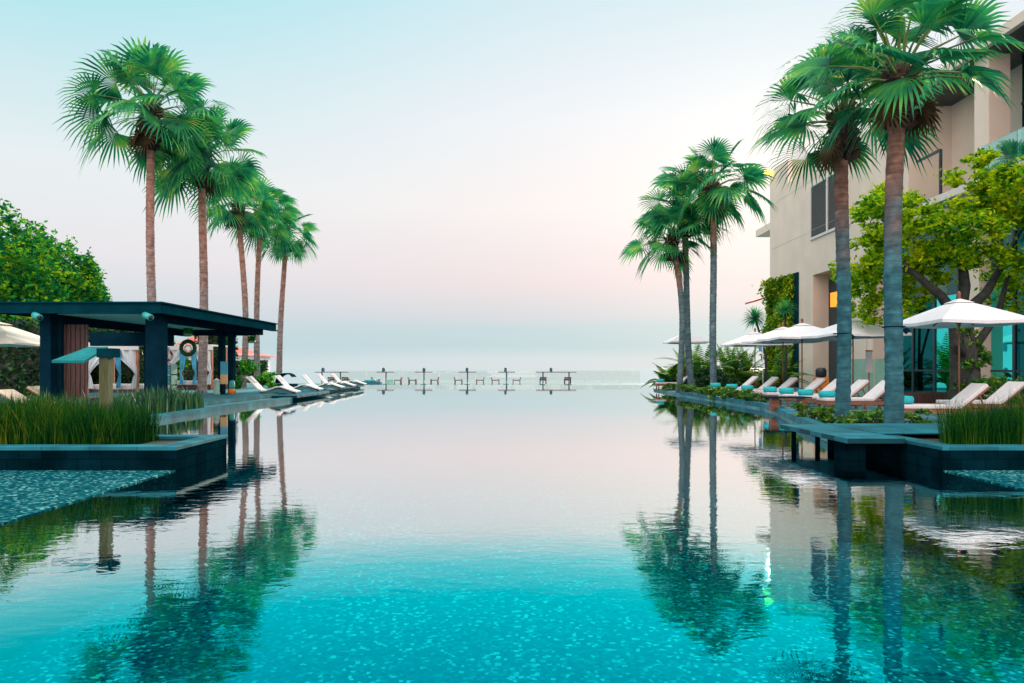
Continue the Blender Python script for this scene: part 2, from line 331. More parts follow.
def trunk_mat(name, low, high, a0=.80, a1=.96):
    m = bpy.data.materials.new(name); m.use_nodes = True; t = m.node_tree; b = t.nodes['Principled BSDF']
    tc = t.nodes.new('ShaderNodeTexCoord'); sp = t.nodes.new('ShaderNodeSeparateXYZ'); t.links.new(tc.outputs['Generated'], sp.inputs[0])
    nz = t.nodes.new('ShaderNodeTexNoise'); nz.inputs['Scale'].default_value = 1.6; nz.inputs['Detail'].default_value = 6; t.links.new(tc.outputs['Object'], nz.inputs['Vector'])
    a = t.nodes.new('ShaderNodeMath'); a.operation = 'MULTIPLY_ADD'; t.links.new(nz.outputs['Fac'], a.inputs[0]); a.inputs[1].default_value = .5; t.links.new(sp.outputs['Z'], a.inputs[2])
    r = ramp_node(t.nodes, [(.3, (*low, 1)), (a0, (*[c*1.15 for c in low], 1)), (a1, (*high, 1))]); t.links.new(a.outputs[0], r.inputs[0])  # upper red-brown bark with sunlight, lower grey with shade, put into the colour
    mp = t.nodes.new('ShaderNodeMapping'); mp.inputs['Scale'].default_value = (1.2, 1.2, 9); t.links.new(tc.outputs['Object'], mp.inputs[0])
    n2 = t.nodes.new('ShaderNodeTexNoise'); n2.inputs['Scale'].default_value = 1.6; n2.inputs['Detail'].default_value = 6; n2.inputs['Roughness'].default_value = .65; t.links.new(mp.outputs[0], n2.inputs['Vector'])
    n3 = t.nodes.new('ShaderNodeTexNoise'); n3.inputs['Scale'].default_value = 5; n3.inputs['Detail'].default_value = 5; t.links.new(tc.outputs['Object'], n3.inputs['Vector'])
    mr = t.nodes.new('ShaderNodeMath'); mr.operation = 'MULTIPLY'; t.links.new(n2.outputs['Fac'], mr.inputs[0]); t.links.new(n3.outputs['Fac'], mr.inputs[1])
    r2 = ramp_node(t.nodes, [(.12, (.5,.52,.55,1)), (.24, (.95,.95,.95,1)), (.36, (1.4,1.38,1.35,1)), (.5, (2.4,2.4,2.4,1))]); t.links.new(mr.outputs[0], r2.inputs[0])
    mu = t.nodes.new('ShaderNodeMix'); mu.data_type = 'RGBA'; mu.blend_type = 'MULTIPLY'; mu.inputs[0].default_value = 1; t.links.new(r.outputs[0], mu.inputs[6]); t.links.new(r2.outputs[0], mu.inputs[7])
    t.links.new(mu.outputs[2], b.inputs['Base Color']); b.inputs['Roughness'].default_value = .95; b.inputs['Specular IOR Level'].default_value = .03
    bp = t.nodes.new('ShaderNodeBump'); bp.inputs['Strength'].default_value = .5; bp.inputs['Distance'].default_value = .05; t.links.new(mr.outputs[0], bp.inputs['Height']); t.links.new(bp.outputs[0], b.inputs['Normal'])
    return m
M['trunk_near'] = trunk_mat('palm_trunk_teal_grey', (.035,.12,.15), (.20,.115,.09), .74, .98)
M['trunk_far'] = trunk_mat('palm_trunk_grey', (.09,.15,.17), (.28,.17,.14), .9, 1.0)
M['trunk'] = trunk_mat('palm_trunk_brown', (.20,.17,.165), (.34,.19,.15), .6, .95)

def struct(mb, name, m, **k): return tag(mb.build(name, m, **k), kind='structure')

# ------------------------------------------------------------------ ground, sea, pool
b = MB(); b.box(-4000, 4000, -60, 80, -3.2, -2.2); struct(b, 'ground', M['ground'])
b = MB(); b.add([(-40000,80.2,-2.6),(40000,80.2,-2.6),(40000,50000,-2.6),(-40000,50000,-2.6)], [(0,1,2,3)]); struct(b, 'sea', M['sea'])
b = MB(); b.add([(-14,-5,-1.15),(14,-5,-1.15),(14,54.2,-1.15),(-14,54.2,-1.15)], [(0,1,2,3)]); struct(b, 'pool_floor', M['tile'])
b = MB(); b.add([(-12.5,-5,0),(12.5,-5,0),(12.5,54,0),(-12.5,54,0)], [(0,1,2,3)]); struct(b, 'pool_water', M['water'])
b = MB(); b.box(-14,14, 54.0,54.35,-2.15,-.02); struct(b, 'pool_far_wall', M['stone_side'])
b = MB(); b.box(-30,30,-5.6,-5.0,-2.15,.1); struct(b, 'pool_near_wall', M['deck'])
# the lower terrace beyond the infinity edge
b = MB(); b.box(-38,26,54.36,78,-2.15,-.35); struct(b, 'lower_terrace', M['palebeach'])
# decks
b = MB(); b.prism([(-80,10.6),(-8.76,10.6),(-8.76,27.6),(-12.2,27.6),(-12.2,54.3),(-80,54.3)], -2.1, .10); struct(b, 'left_deck', M['deck'])
b = MB(); b.prism([(-9.1,10.5),(-8.74,10.5),(-8.74,27.9),(-9.1,27.9)], -2.0, .13); struct(b, 'pool_kerb', M['stone'])
b = MB(); b.box(-80,-12.22, -5, 10.4, -2.1, .08); struct(b, 'near_left_paving', M['deck'])
RP = [(12.4,54.3),(12.4,43),(8.6,42.6),(8.15,40),(7.9,33),(7.85,22),(7.5,20),(6.6,16.5),(5.6,12.2),(80,12.2),(80,54.3)]
b = MB(); b.prism(RP, -2.1, .10); struct(b, 'right_deck', M['deck'])
# raised edge kerb and shrub bed along right pool edge
b = MB()
for (x0,y0),(x1,y1) in zip(RP[4:8], RP[5:9]):
    b.bar((x0+.1,y0,.13),(x1+.1,y1,.13),.22,.14)
struct(b, 'right_kerb', M['stone'])
# shallow tiled ledges either side of the near water
b = MB(); b.box(5.43, 12.4, -4.9, 8.815, -1.1, .012); struct(b, 'right_ledge', M['ledge'])
b = MB(); b.box(-12.2, -4.24, -4.9, 8.815, -1.1, .012); struct(b, 'left_ledge', M['ledge'])
# planters
def planter(name, x0, x1, y0, y1, z, label):
    r = empty(name, ((x0+x1)/2, y0, 0), label, 'planter')
    m = WB(); t = .16
    m.box(x0, x1, y0, y0+t, -.9, z-.05); m.box(x0, x1, y1-t, y1, -.9, z-.05); m.box(x0, x0+t, y0+t, y1-t, -.9, z-.05); m.box(x1-t, x1, y0+t, y1-t, -.9, z-.05)
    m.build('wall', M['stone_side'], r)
    m = WB(); e = .012; t2 = .26
    m.box(x0-e, x1+e, y0-e, y0+t2, z-.05, z); m.box(x0-e, x1+e, y1-t2, y1+e, z-.05, z); m.box(x0-e, x0+t2, y0+t2, y1-t2, z-.05, z); m.box(x1-t2, x1+e, y0+t2, y1-t2, z-.05, z)
    m.build('coping', M['stone'], r, bevel=.006)
    m = WB(); m.box(x0+.17, x1-.17, y0+.17, y1-.17, -.8, z-.06); m.build('soil', M['soil'], r)
    return r
planter('stone_planter', -16, -4.24, 8.82, 10.4, .31, 'long dark stone planter rising from the pool at left, full of reeds')
planter('stone_planter', 5.43, 14, 8.82, 12.05, .31, 'dark stone planter at right beside the floating slab, full of reeds')
# floating slab on legs at right
r = empty('floating_platform', (4.9, 10.8, 0), 'thin dark stone slab on stubby legs over the water at right', 'platform')
m = WB(); m.box(4.6, 5.40, 9.6, 12.1, .26, .335); m.box(5.405, 9.4, 10.35, 12.1, .318, .345); m.build('slab', M['stone'], r, bevel=.008)
for (x, y, w) in ((4.80,9.95,.3),(4.75,11.8,.06),(5.15,11.8,.06)):
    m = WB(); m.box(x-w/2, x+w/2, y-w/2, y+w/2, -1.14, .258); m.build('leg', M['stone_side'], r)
# platform for white loungers on the left
r = empty('lounger_platform', (-10.4, 28, 0), 'low dark timber platform under the curved white loungers at left', 'platform')
m = WB(); m.prism([(-12.15,28),(-8.6,28),(-8.6,33),(-9.7,35),(-9.7,46),(-12.15,46)], .10, .20); m.build('slab', M['stone'], r, bevel=.01)
m = WB(); m.box(-12.1, -9.9, 28.3, 45.7, -1.1, .098); m.build('base', M['deck'], r)
# step up into pavilion
b = WB(); b.box(-18,-9.6,19.2,30.2,.102,.24); tag(b.build('pavilion_step', M['stone'], loc=(-13,25,.1)), kind='structure')

# ------------------------------------------------------------------ palms
def fan(mb, base, az, el, pet, R, rg, nseg=26, hang=.5):
    up = Vector((0,0,1))
    d = Vector((math.cos(az)*math.cos(el), math.sin(az)*math.cos(el), math.sin(el)))
    h = Vector((math.cos(az), math.sin(az), 0))
    sag = .16*pet
    p0 = Vector(base); p1 = p0+d*pet*.5; p2 = p0+d*pet-up*sag
    mb.cur = 1; mb.tube([p0, p1, p2], [.035, .022, .014], 4, False); mb.cur = 0
    f = (p2-p1).normalized()
    s = f.cross(up)
    if s.length < .05: s = Vector((-math.sin(az), math.cos(az), 0))
    s.normalize()
    roll = rg.uniform(-.8, .8)
    n = s.cross(f).normalized()
    s, n = s*math.cos(roll)+n*math.sin(roll), n*math.cos(roll)-s*math.sin(roll)
    # the blade turns down a little from the stalk
    tilt = rg.uniform(-.1, .38)
    f, n = f*math.cos(tilt)-n*math.sin(tilt), n*math.cos(tilt)+f*math.sin(tilt)
    span = rad(rg.uniform(112, 135)); da = 2*span/nseg
    vs = []; fs = []
    jit = [rg.uniform(.9, 1.08) for _ in range(nseg+1)]
    def pt(a, r, k):
        rr = r/R
        q = p2+(f*math.cos(a)+s*math.sin(a))*r+n*(.16*r*abs(math.sin(a))+k)
        q = q-up*(hang*R*max(0, rr-.4)**2*1.4)
        return q
    b0 = 0
    for i in range(nseg):
        a = -span+da*(i+.5); Rl = R*(1-.22*(abs(a)/span)**2)*jit[i]
        c = Vector((rg.uniform(-1,1), rg.uniform(-1,1), rg.uniform(-1,0)))*.05*R
        z = .022*R
        v = [p2, pt(a-da*.48, Rl*.45, -z), pt(a+da*.48, Rl*.45, z), pt(a-da*.20, Rl*.76, -z*.5)+c*.4, pt(a+da*.20, Rl*.76, z*.5)+c*.4, pt(a, Rl, 0)+c]
        vs += v; fs += [(b0, b0+1, b0+2), (b0+1, b0+3, b0+4, b0+2), (b0+3, b0+5, b0+4)]; b0 += 6
    mb.add(vs, fs)

def palm(base, top, r0, r1, label, seed, crown=1.0, nf=44, group='tall fan palms around the pool', nseg=26, lean=0, droop=52, tm='trunk'):
    rg = random.Random(seed)
    base = Vector(base); top = Vector(top)
    root = empty('fan_palm', base, label, 'palm tree', group)
    H = top-base
    n = max(40, int(H.length/.085)); pts = []; rr = []
    for i in range(n+1):
        t = i/n
        wob = Vector((math.sin(t*2.6+seed)*.10, math.cos(t*2.1+seed)*.06, 0))*min(1, H.length/8)*math.sin(PI*t)
        bend = Vector((lean, 0, 0))*math.sin(PI*t)
        pts.append(H*t+wob+bend)
        rr.append(.93*(r0+(r1-r0)*min(1, t*1.15))*(1+.18*math.exp(-t*H.length/.4))*(1+rg.uniform(-.045, .03)-(.05 if i % 2 else 0)))
    m = MB(); m.tube(pts, rr, 16); m.build('trunk', M[tm], root)
    # leaf bases
    m = MB(); L0 = .75*crown
    for k in range(int(70)):
        az = k*2.39996; z = -L0*1.3+L0*1.5*k/70; rb = r1*1.0
        p = H+Vector((math.cos(az)*rb, math.sin(az)*rb, z)); o = Vector((math.cos(az), math.sin(az), rg.uniform(.4, 1.6))).normalized()
        ln = rg.uniform(.14, .34)*crown
        m.bar(p-o*.04, p+o*ln, .11*crown, .035, (o.y, -o.x, .3))
    m.lathe([(r1*1.05, -L0*1.35), (r1*1.55, -L0*.8), (r1*1.6, 0), (r1*1.3, L0*.25), (.04, L0*.55)], H, 12)
    m.build('leaf_bases', M['boot'], root)
    m = MB()
    for k in range(nf):
        t = (k+.5)/nf
        az = k*2.39996+rg.uniform(-.25, .25)
        el = rad(86-(86+droop)*t**.85)+rg.uniform(-.14, .14)
        pet = crown*(1.0+.35*math.sin(PI*min(1, t*1.1)))*rg.uniform(.75, 1.15)
        R = crown*rg.uniform(.88, 1.2)
        bp = H+Vector((math.cos(az)*r1*.6, math.sin(az)*r1*.6, .3*crown-.4*crown*t))
        fan(m, bp, az, el, pet, R, rg, nseg, hang=.3+.45*t)
    for k in range(4):       # old dead leaves hanging against the trunk
        az = rg.uniform(0, 2*PI); dead = len(m.f)
        fan(m, H+Vector((math.cos(az)*r1, math.sin(az)*r1, -.35*crown)), az, rad(rg.uniform(-62, -40)), crown*.35, crown*.5, rg, 16, .6)
        for q in range(dead, len(m.m)): m.m[q] = 2
    m.build('crown', [M['palm'], M['petiole'], M['deadleaf']], root)
    return root

def P(p, D, y): return px(p, D, y)
# left row: nearest first
palm((px(155,30.5),30.5,.1), P(151,30.5,115), .21,.18, 'tallest and nearest fan palm of the left row, rising behind the pavilion', 3, 1.55, 36, droop=30)
palm((px(202,34),34,.1), P(202,34,160), .24,.19, 'second fan palm of the left row, its trunk seen through the pavilion', 7, 1.38, 34, droop=34)
palm((px(243,43),43,.1), P(238,43,208), .21,.18, 'third fan palm of the left row, leaning left a little', 14, 1.22, 30, lean=.25, droop=34)
palm((px(257,48),48,.1), P(260,48,216), .23,.18, 'fourth fan palm of the left row, close beside the leaning one', 16, 1.3, 30, droop=30)
palm((px(279,53),53,.1), P(286,53,236), .25,.19, 'farthest fan palm of the left row, rightmost and lowest crown', 29, 1.25, 26, droop=38)
# right group of three
palm((px(679.5,34),34,.1), P(672,34,240), .165,.15, 'left palm of the three on the right far bank, lowest crown', 31, 1.0, 26, lean=.25, tm='trunk_far', droop=36)
palm((px(692,34.6),34.6,.1), P(684,34.6,214), .18,.16, 'middle palm of the three on the right far bank, slightly leaning trunk', 37, 1.18, 28, lean=-.1, tm='trunk_far', droop=30)
palm((px(714,33),33,.1), P(712,33,190), .18,.165, 'right palm of the three on the far bank, straight trunk and highest crown', 43, 1.22, 30, tm='trunk_far', droop=28)
# near right pair
palm((px(842,15.5),15.5,.1), P(842,15.5,120), .165,.155, 'left of the two near palms at right, rising in front of the louvred window', 52, .92, 28, nseg=32, droop=10, tm='trunk_near')
palm((px(893.5,12.6),12.6,.1), P(899,12.6,80), .17,.155, 'right of the two near palms, thickest trunk of all behind the stone slab', 66, .88, 29, nseg=30, droop=6, tm='trunk_near')

# ------------------------------------------------------------------ leaf clouds
def leaves(m, c, rx, ry, rz, n, s, rg, clumps=0, shell=.55, droop=0):
    c = Vector(c)
    cl = []
    if clumps:
        for _ in range(clumps):
            u = rg.gauss(0,1), rg.gauss(0,1), rg.gauss(0,1); l = math.sqrt(sum(a*a for a in u)) or 1
            q = rg.uniform(shell, 1)
            cl.append((u[0]/l*q, u[1]/l*q, u[2]/l*q, rg.uniform(.16, .34)))
    for _ in range(n):
        if clumps:
            a = rg.choice(cl); g = lambda: rg.gauss(0, a[3]*.55)
            p = (a[0]+g(), a[1]+g(), a[2]+g()*.8)
        else:
            p = (rg.uniform(-1,1), rg.uniform(-1,1), rg.uniform(-1,1))
        q = c+Vector((p[0]*rx, p[1]*ry, p[2]*rz))
        d = Vector((rg.gauss(0,1), rg.gauss(0,1), rg.gauss(0,.6)-droop)).normalized()
        e = d.cross(Vector((rg.gauss(0,1), rg.gauss(0,1), rg.gauss(0,1)))).normalized()
        k = s*rg.uniform(.6, 1.3)
        m.add([q-d*k*.5, q+e*k*.28, q+d*k*.6, q-e*k*.28], [(0,1,2,3)])

def tree(loc, blobs, leafn, ls, label, cat='tree', name='leafy_tree', group=None, mt='tree', trunk=None, seed=1, clumps=26, bark='bark'):
    rg = random.Random(seed); root = empty(name, loc, label, cat, group)
    tot = sum(b[3]*b[4]*b[5] for b in blobs)
    m = MB()
    for (x, y, z, rx, ry, rz) in blobs:
        leaves(m, (x, y, z), rx, ry, rz, int(leafn*rx*ry*rz/tot), ls, rg, clumps)
    m.build('crown', M[mt], root)
    t = MB()
    if trunk: 
        for pts, rr in trunk: t.tube(pts, rr, 8)
    else:
        bx = blobs[0]; t.tube([(0,0,0), (bx[0]*.5, bx[1]*.5, bx[2]*.55), (bx[0], bx[1], bx[2])], [.22, .15, .06], 8)
        for k in range(4):
            bb = rg.choice(blobs); t.tube([(bx[0]*.5, bx[1]*.5, bx[2]*.5), (bb[0]+rg.uniform(-.5,.5)*bb[3], bb[1], bb[2]+rg.uniform(-.2,.6)*bb[5])], [.1, .03], 6)
    t.build('trunk', M[bark], root)
    return root

# left tall trees
tl = ['tallest leafy tree at the left edge behind the pavilion roof', 'second leafy tree from the left edge, behind the pavilion roof', 'third leafy tree from the left, in the middle of the row behind the pavilion',
      'fourth leafy tree from the left, with a pointed yellowish top', 'last leafy tree of the left row, sloping down to the sky above the pavilion roof']
for i, (p, D, ytop, hw) in enumerate([(0,33,204,2.6),(25,36,215,2.1),(45,38,227,1.9),(72,40,240,1.9),(91,42,262,1.2)]):
    x = px(p, D); H = CAMZ+(YH-ytop)*D/F
    bl = [(0,0,H*.50,hw,hw,H*.34), (0,-.6,H*.30,hw*1.1,hw,H*.24), (-.1,.2,H*.80,hw*.5,hw*.5,H*.19), (hw*.45,0,H*.7,hw*.35,hw*.4,H*.2), (-hw*.5,0,H*.68,hw*.35,hw*.4,H*.2)]
    tree((x, D, .1), bl, 15000, .24, tl[i], group='leafy trees behind the pavilion', seed=70+i, clumps=40)
# hedges
def hedge(x0, x1, y0, y1, z1, n, label, seed, mt='hedge', s=.16, name='hedge'):
    rg = random.Random(seed); m = WB()
    cx, cy, cz = (x0+x1)/2, (y0+y1)/2, (z1+.1)/2
    for _ in range(n):
        # surface-biased
        k = rg.random(); x = rg.uniform(x0, x1); y = rg.uniform(y0, y1); z = rg.uniform(.1, z1)
        if k < .45: y = y0+abs(rg.gauss(0,.1))
        elif k < .7: z = z1-abs(rg.gauss(0,.12))+.08*math.sin(x*2.3)
        elif k < .85: x = (x1 if x1 < 0 else x0)+rg.gauss(0,.08)
        d = Vector((rg.gauss(0,1), rg.gauss(0,1), rg.gauss(0,1))).normalized(); e = d.cross(Vector((rg.gauss(0,1), rg.gauss(0,1), rg.gauss(0,1)))).normalized(); kk = s*rg.uniform(.6,1.3)
        q = Vector((x, y, z)); m.add([q-d*kk*.5, q+e*kk*.3, q+d*kk*.6, q-e*kk*.3], [(0,1,2,3)])
    m.cur = 1; m.box(x0+.15, x1-.15, y0+.15, y1-.15, .102, z1-.15)
    o = m.build(name, [M[mt], M['soil']], loc=(cx, cy, .1)); return tag(o, label, 'hedge')
hedge(-34, -19.5, 30, 32, 3.3, 9000, 'tall dark clipped hedge at the left behind the cream parasol', 5, s=.22)
hedge(-19.3, -17.3, 42.5, 44, 3.4, 2500, 'dark hedge block behind the first curtained cabana', 6, s=.2)
hedge(px(207,50), px(218,50), 50, 51, 3.0, 1500, 'upright clipped hedge column seen right of the second cabana', 8, mt='tree', s=.2)

hedge(px(84,35), px(150,35), 34, 35, 3.2, 3500, 'dark hedge directly behind the left curtained cabana', 41, s=.18)
hedge(px(150,56), px(262,56), 56, 57, 1.9, 3500, 'long dark hedge far back in front of the red roofed house', 42, s=.22)
# big yellow-green tree at right
D = 20.5; X = px(962, D)
bl = []
for (p, y, rp, rz) in [(885,218,38,28),(925,195,40,26),(965,178,34,22),(995,205,42,34),(905,255,44,34),(950,240,44,34),(1015,245,40,36),(880,285,30,32),(905,305,34,20),(935,275,30,22),(1030,195,30,26),(1045,280,30,30),(875,250,22,22)]:
    x, _, z = P(p, D, y); bl.append((x-X, random.Random(p).uniform(-1.3, 1.5), z-.1, rp*D/F, rp*D/F*.9, rz*D/F))
tk = [([(0,0,0),(.05,0,.6),(0,.05,1.8),(-.05,.1,2.7)], [.48,.36,.3,.27]),
      ([(-.05,.1,2.6),(-.6,0,3.3),(-1.5,-.1,4.0),(-2.3,-.1,4.8)], [.2,.14,.09,.04]),
      ([(-.05,.1,2.6),(.15,.1,3.6),(0,.1,5.0),(.3,0,6.3)], [.2,.15,.1,.04]),
      ([(0,.1,2.7),(.7,0,3.4),(1.4,.3,4.3),(2.0,.2,5.5)], [.18,.13,.09,.04]),
      ([(.1,0,1.2),(.5,.1,1.9),(1.2,.2,2.8),(1.5,.2,4.0)], [.16,.13,.1,.05]),
      ([(0,-.1,1.5),(-.35,-.3,1.75),(-.6,-.4,1.85)], [.12,.09,.03]),
      ([(-1.5,-.1,4.0),(-2.4,.3,4.2),(-3.0,.4,4.1)], [.07,.05,.02])]
tree((X, D, .1), bl, 30000, .15, 'broad yellow green tree with dark forked trunk in front of the glass facade', seed=91, mt='tree_y', trunk=tk, clumps=20, name='broad_tree')
tree((px(975,19.6), 19.6, .1), [(0,0,1.7,.45,.4,.5),(-.2,0,2.35,.4,.3,.25)], 700, .14, 'small leafy bush growing against the forked trunk behind the open parasol', 'bush', 'bush', seed=93, mt='shrub', clumps=10)

# ------------------------------------------------------------------ building at right
XB = 17.5
root = empty('concrete_building', (XB, 36, .1), 'large beige concrete building with glass ground floor and overhanging roof at right', 'building')
dB = lambda p, x=XB: x*F/(p-512)
m = WB()
m.box(XB, 30, 44.4, 47.5, .1, 14.55)                       # taller end block
m.box(XB, 30, 40.7, 44.398, .1, 13.0)
m.box(XB, 30, 36.8, 40.698, 6.7, 13.0)
m.box(18.4, 30, 36.8, 40.698, .1, 6.698)
m.box(XB, 30, 34.6, 36.798, .1, 13.0)
m.box(XB, 30, 30.9, 34.598, 7.3, 13.0)
m.build('wall', M['concrete'], root)
m = WB(); m.box(19.4, 30, 14, 30.898, 8.05, 12.88); m.build('recessed_wall', M['concrete'], root)
m = WB()
m.box(XB-.012, XB-.002, 31.2, 47.3, 12.28, 12.32); m.box(XB-.012, XB-.002, 31.2, 47.3, 9.30, 9.34)
for yy in (32.8, 35.2, 42.2): m.box(XB-.012, XB-.002, yy, yy+.03, 9.36, 12.26); m.box(XB-.012, XB-.002, yy, yy+.03, 7.4, 9.28)
m.build('wall_joint', M['frame'], root)
m = WB(); m.box(XB-.4, 30, 14, 31.4, 12.9, 13.28); m.build('roof', M['concrete'], root, bevel=.02)
m = WB(); m.box(XB-.2, 19.38, 14.1, 30.88, 12.86, 12.895); m.build('soffit', M['mullion'], root)
m = WB(); m.box(XB, 18.3, 25.7, 26.5, 8.05, 12.85); m.build('column', M['concrete'], root, bevel=.01)
m = WB(); m.box(XB+.05, 18.2, 26.3, 26.95, .1, 7.7); m.build('column', M['concrete'], root, bevel=.01)
m = WB(); m.box(XB+.02, 18.2, 34.0, 34.55, .1, 7.28); m.build('column', M['concrete'], root, bevel=.01)
# interior and glazing, ground floor
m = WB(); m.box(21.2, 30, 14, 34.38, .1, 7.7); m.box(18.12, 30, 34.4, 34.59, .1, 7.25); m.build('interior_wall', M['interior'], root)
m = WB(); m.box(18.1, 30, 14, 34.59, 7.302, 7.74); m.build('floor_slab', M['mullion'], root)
ys = [14+i*1.58 for i in range(13)]
for i in range(12):
    y0, y1 = ys[i], ys[i+1]
    fr = WB()
    for z in (.12, 1.15, 3.1, 4.3, 7.2): fr.box(17.97, 18.05, y0+.07, y1-.07, z, z+.08)
    fr.box(17.95, 18.07, y0-.06, y0+.065, .12, 7.28)
    f = fr.build('window', M['mullion'], root)
    g = WB(); g.box(18.0, 18.02, y0+.07, y1-.07, .2, 4.33); g.build('pane', M['pane_lit' if i in (5,7,9) else 'pane'], f)
    g = WB(); g.box(18.0, 18.02, y0+.07, y1-.07, 4.345, 7.2); g.build('pane', M['pane_clear' if i in (4,5,7,9,10) else 'pane'], f)
    f['label'] = 'tall dark framed window with a bright teal reflection set in its glass' if i in (5,7,9) else 'tall dark framed window'
for (p, y, w, h) in ((934,283,1.6,1.1),(992,282,1.1,1.3),(1019,283,.8,1.2)):
    D = 18.7*F/(p-512); z = CAMZ+(YH-y)*D/F
    g = WB(); g.box(18.70, 18.76, D-w/2, D+w/2, z-h/2, z+h/2); o = g.build('lit_panel', M['warmwin'], root)
# upper glazing
for i in range(5):
    y0 = 15+i*2.12; y1 = y0+2.1
    fr = WB(); fr.box(18.6, 18.7, y0, y0+.1, 8.1, 12.8); fr.box(18.6, 18.7, y0+.1, y1, 8.1, 8.2); fr.box(18.6, 18.7, y0+.1, y1, 10.9, 11.0); fr.box(18.6,18.7,y0+.1,y1,12.7,12.8)
    f = fr.build('window', M['mullion'], root)
    g = WB(); g.box(18.64, 18.66, y0+.1, y1, 8.2, 12.7); g.build('pane', M['pane'], f)
# balcony
m = WB(); m.box(16.6, 19.38, 14, 28.4, 7.76, 8.04); bal = m.build('balcony', M['frame'], root, bevel=.01)
for i in range(6):
    g = WB(); g.box(16.66, 16.69, 14.1+i*1.8, 15.87+i*1.8, 8.05, 9.15); g.build('balustrade_panel', M['bal_glass'], bal)
m = WB(); m.bar((16.9,27.6,8.04),(16.9,27.6,9.9),.09,.09); m.bar((16.9,27.6,9.9),(16.9,29.2,9.9),.09,.09); m.build('handrail', M['mullion'], bal)
# louvred window
y0, y1, z0, z1 = 36.2, dB(811), 8.75, 11.95
m = WB(); m.box(XB-.08, XB-.002, y0, y1, z0, z0+.14); m.box(XB-.08, XB-.002, y0, y1, z1-.14, z1)
m.box(XB-.08, XB-.002, y0, y0+.14, z0+.14, z1-.14); m.box(XB-.08, XB-.002, y1-.14, y1, z0+.14, z1-.14)
ym = dB(828); m.box(XB-.08, XB-.002, ym-.09, ym+.09, z0+.14, z1-.14)
w = m.build('louvred_window', M['frame'], root)
m = WB(); k = 26
for i in range(k):
    z = z0+.2+(z1-z0-.4)*i/(k-1)
    for a, c in ((y0+.14, ym-.09), (ym+.09, y1-.14)): m.add([(XB-.06,a,z-.05),(XB-.06,c,z-.05),(XB-.004,c,z+.04),(XB-.004,a,z+.04)], [(0,1,2,3)])
m.box(XB-.006, XB-.003, y0+.14, y1-.14, z0+.14, z1-.14)
m.build('louvre', M['louver'], w)
# green side panel with the end block's shade put into its colour, entrance door
m = WB(); m.box(XB+.3, 29.9, 44.375, 44.396, 13.02, 14.5); m.build('shaded_side_panel', mat('shaded_side_render', (.33,.38,.24), .8, .08, 1), root)
m = WB(); m.box(18.36, 18.395, 36.9, 40.6, .1, 6.6); d = m.build('door', M['mullion'], root)
m = WB(); m.box(18.30, 18.355, 38.6, 38.66, .2, 6.5); m.bar((18.28,38.4,1.2),(18.28,38.4,2.0),.05,.05); m.build('handle', M['frame'], d)
m = WB(); m.box(18.05, 18.34, 37.6, 39.7, 4.75, 5.55); m.build('wall_lamp', M['amber'], root)
# eaves showing past the left corner
m = WB(); m.box(18.45, 20, 50, 53, 11.2, 11.7); m.box(20.3, 26, 47.55, 54, .1, 11.18); m.build('rear_eave', M['concrete'], root)
m = WB(); m.add([(16.65,48,5.95),(17.9,48,6.35),(17.9,50,6.35),(16.65,50,5.95),(16.65,48,5.83),(17.9,48,6.23),(17.9,50,6.23),(16.65,50,5.83)], [(0,1,2,3),(7,6,5,4),(0,4,5,1),(1,5,6,2),(2,6,7,3),(3,7,4,0)])
m.build('red_awning', M['red'], root)
# glowing ball added at the roof corner to stand for the sun's glint
r = empty('sun_glint', (17.25, 47.2, 14.2), 'yellow glowing ball standing in for the sun glint at the top left corner of the concrete building', 'sun glint')
m = MB(); m.sphere((0,0,.28), .24, 12); m.build('glint_ball', M['glow'], r)
m = MB(); m.bar((0,0,.12),(.26,0,-.05),.06,.06); m.lathe([(.1,.05),(.12,.1),(.06,.14)], (0,0,0), 10); m.build('glint_arm', M['louver'], r)
# vertical garden
rg = random.Random(12); m = WB()
y0, y1 = dB(797)+.1, 47.3
for _ in range(9000):
    y = rg.uniform(y0, y1); z = .2+rg.random()*6.9; q = Vector((XB-.12-abs(rg.gauss(0,.22))*(1+.6*math.sin(z*1.7+y)), y, z))
    d = Vector((rg.gauss(-.4,.6), rg.gauss(0,.7), rg.gauss(-.5,.8))).normalized(); e = d.cross(Vector((rg.gauss(0,1),rg.gauss(0,1),rg.gauss(0,1)))).normalized(); k = rg.uniform(.15,.38)
    m.add([q-d*k*.5, q+e*k*.25, q+d*k*.6, q-e*k*.25], [(0,1,2,3)])
r = empty('vertical_garden', (XB, y0, .1), 'tall green planted wall panel at the left corner of the building', 'plant wall')
m.build('foliage', leaf_mat('wall_leaf', [(0,G(.01,.08,.01)),(.4,G(.07,.22,.01)),(.75,G(.26,.40,.01)),(1,G(.45,.5,.02))], .3, .8, .05), r)
m = WB(); m.box(XB-.1, XB-.003, y0-.4, y1, .1, 7.15); m.build('frame', M['steel'], r)

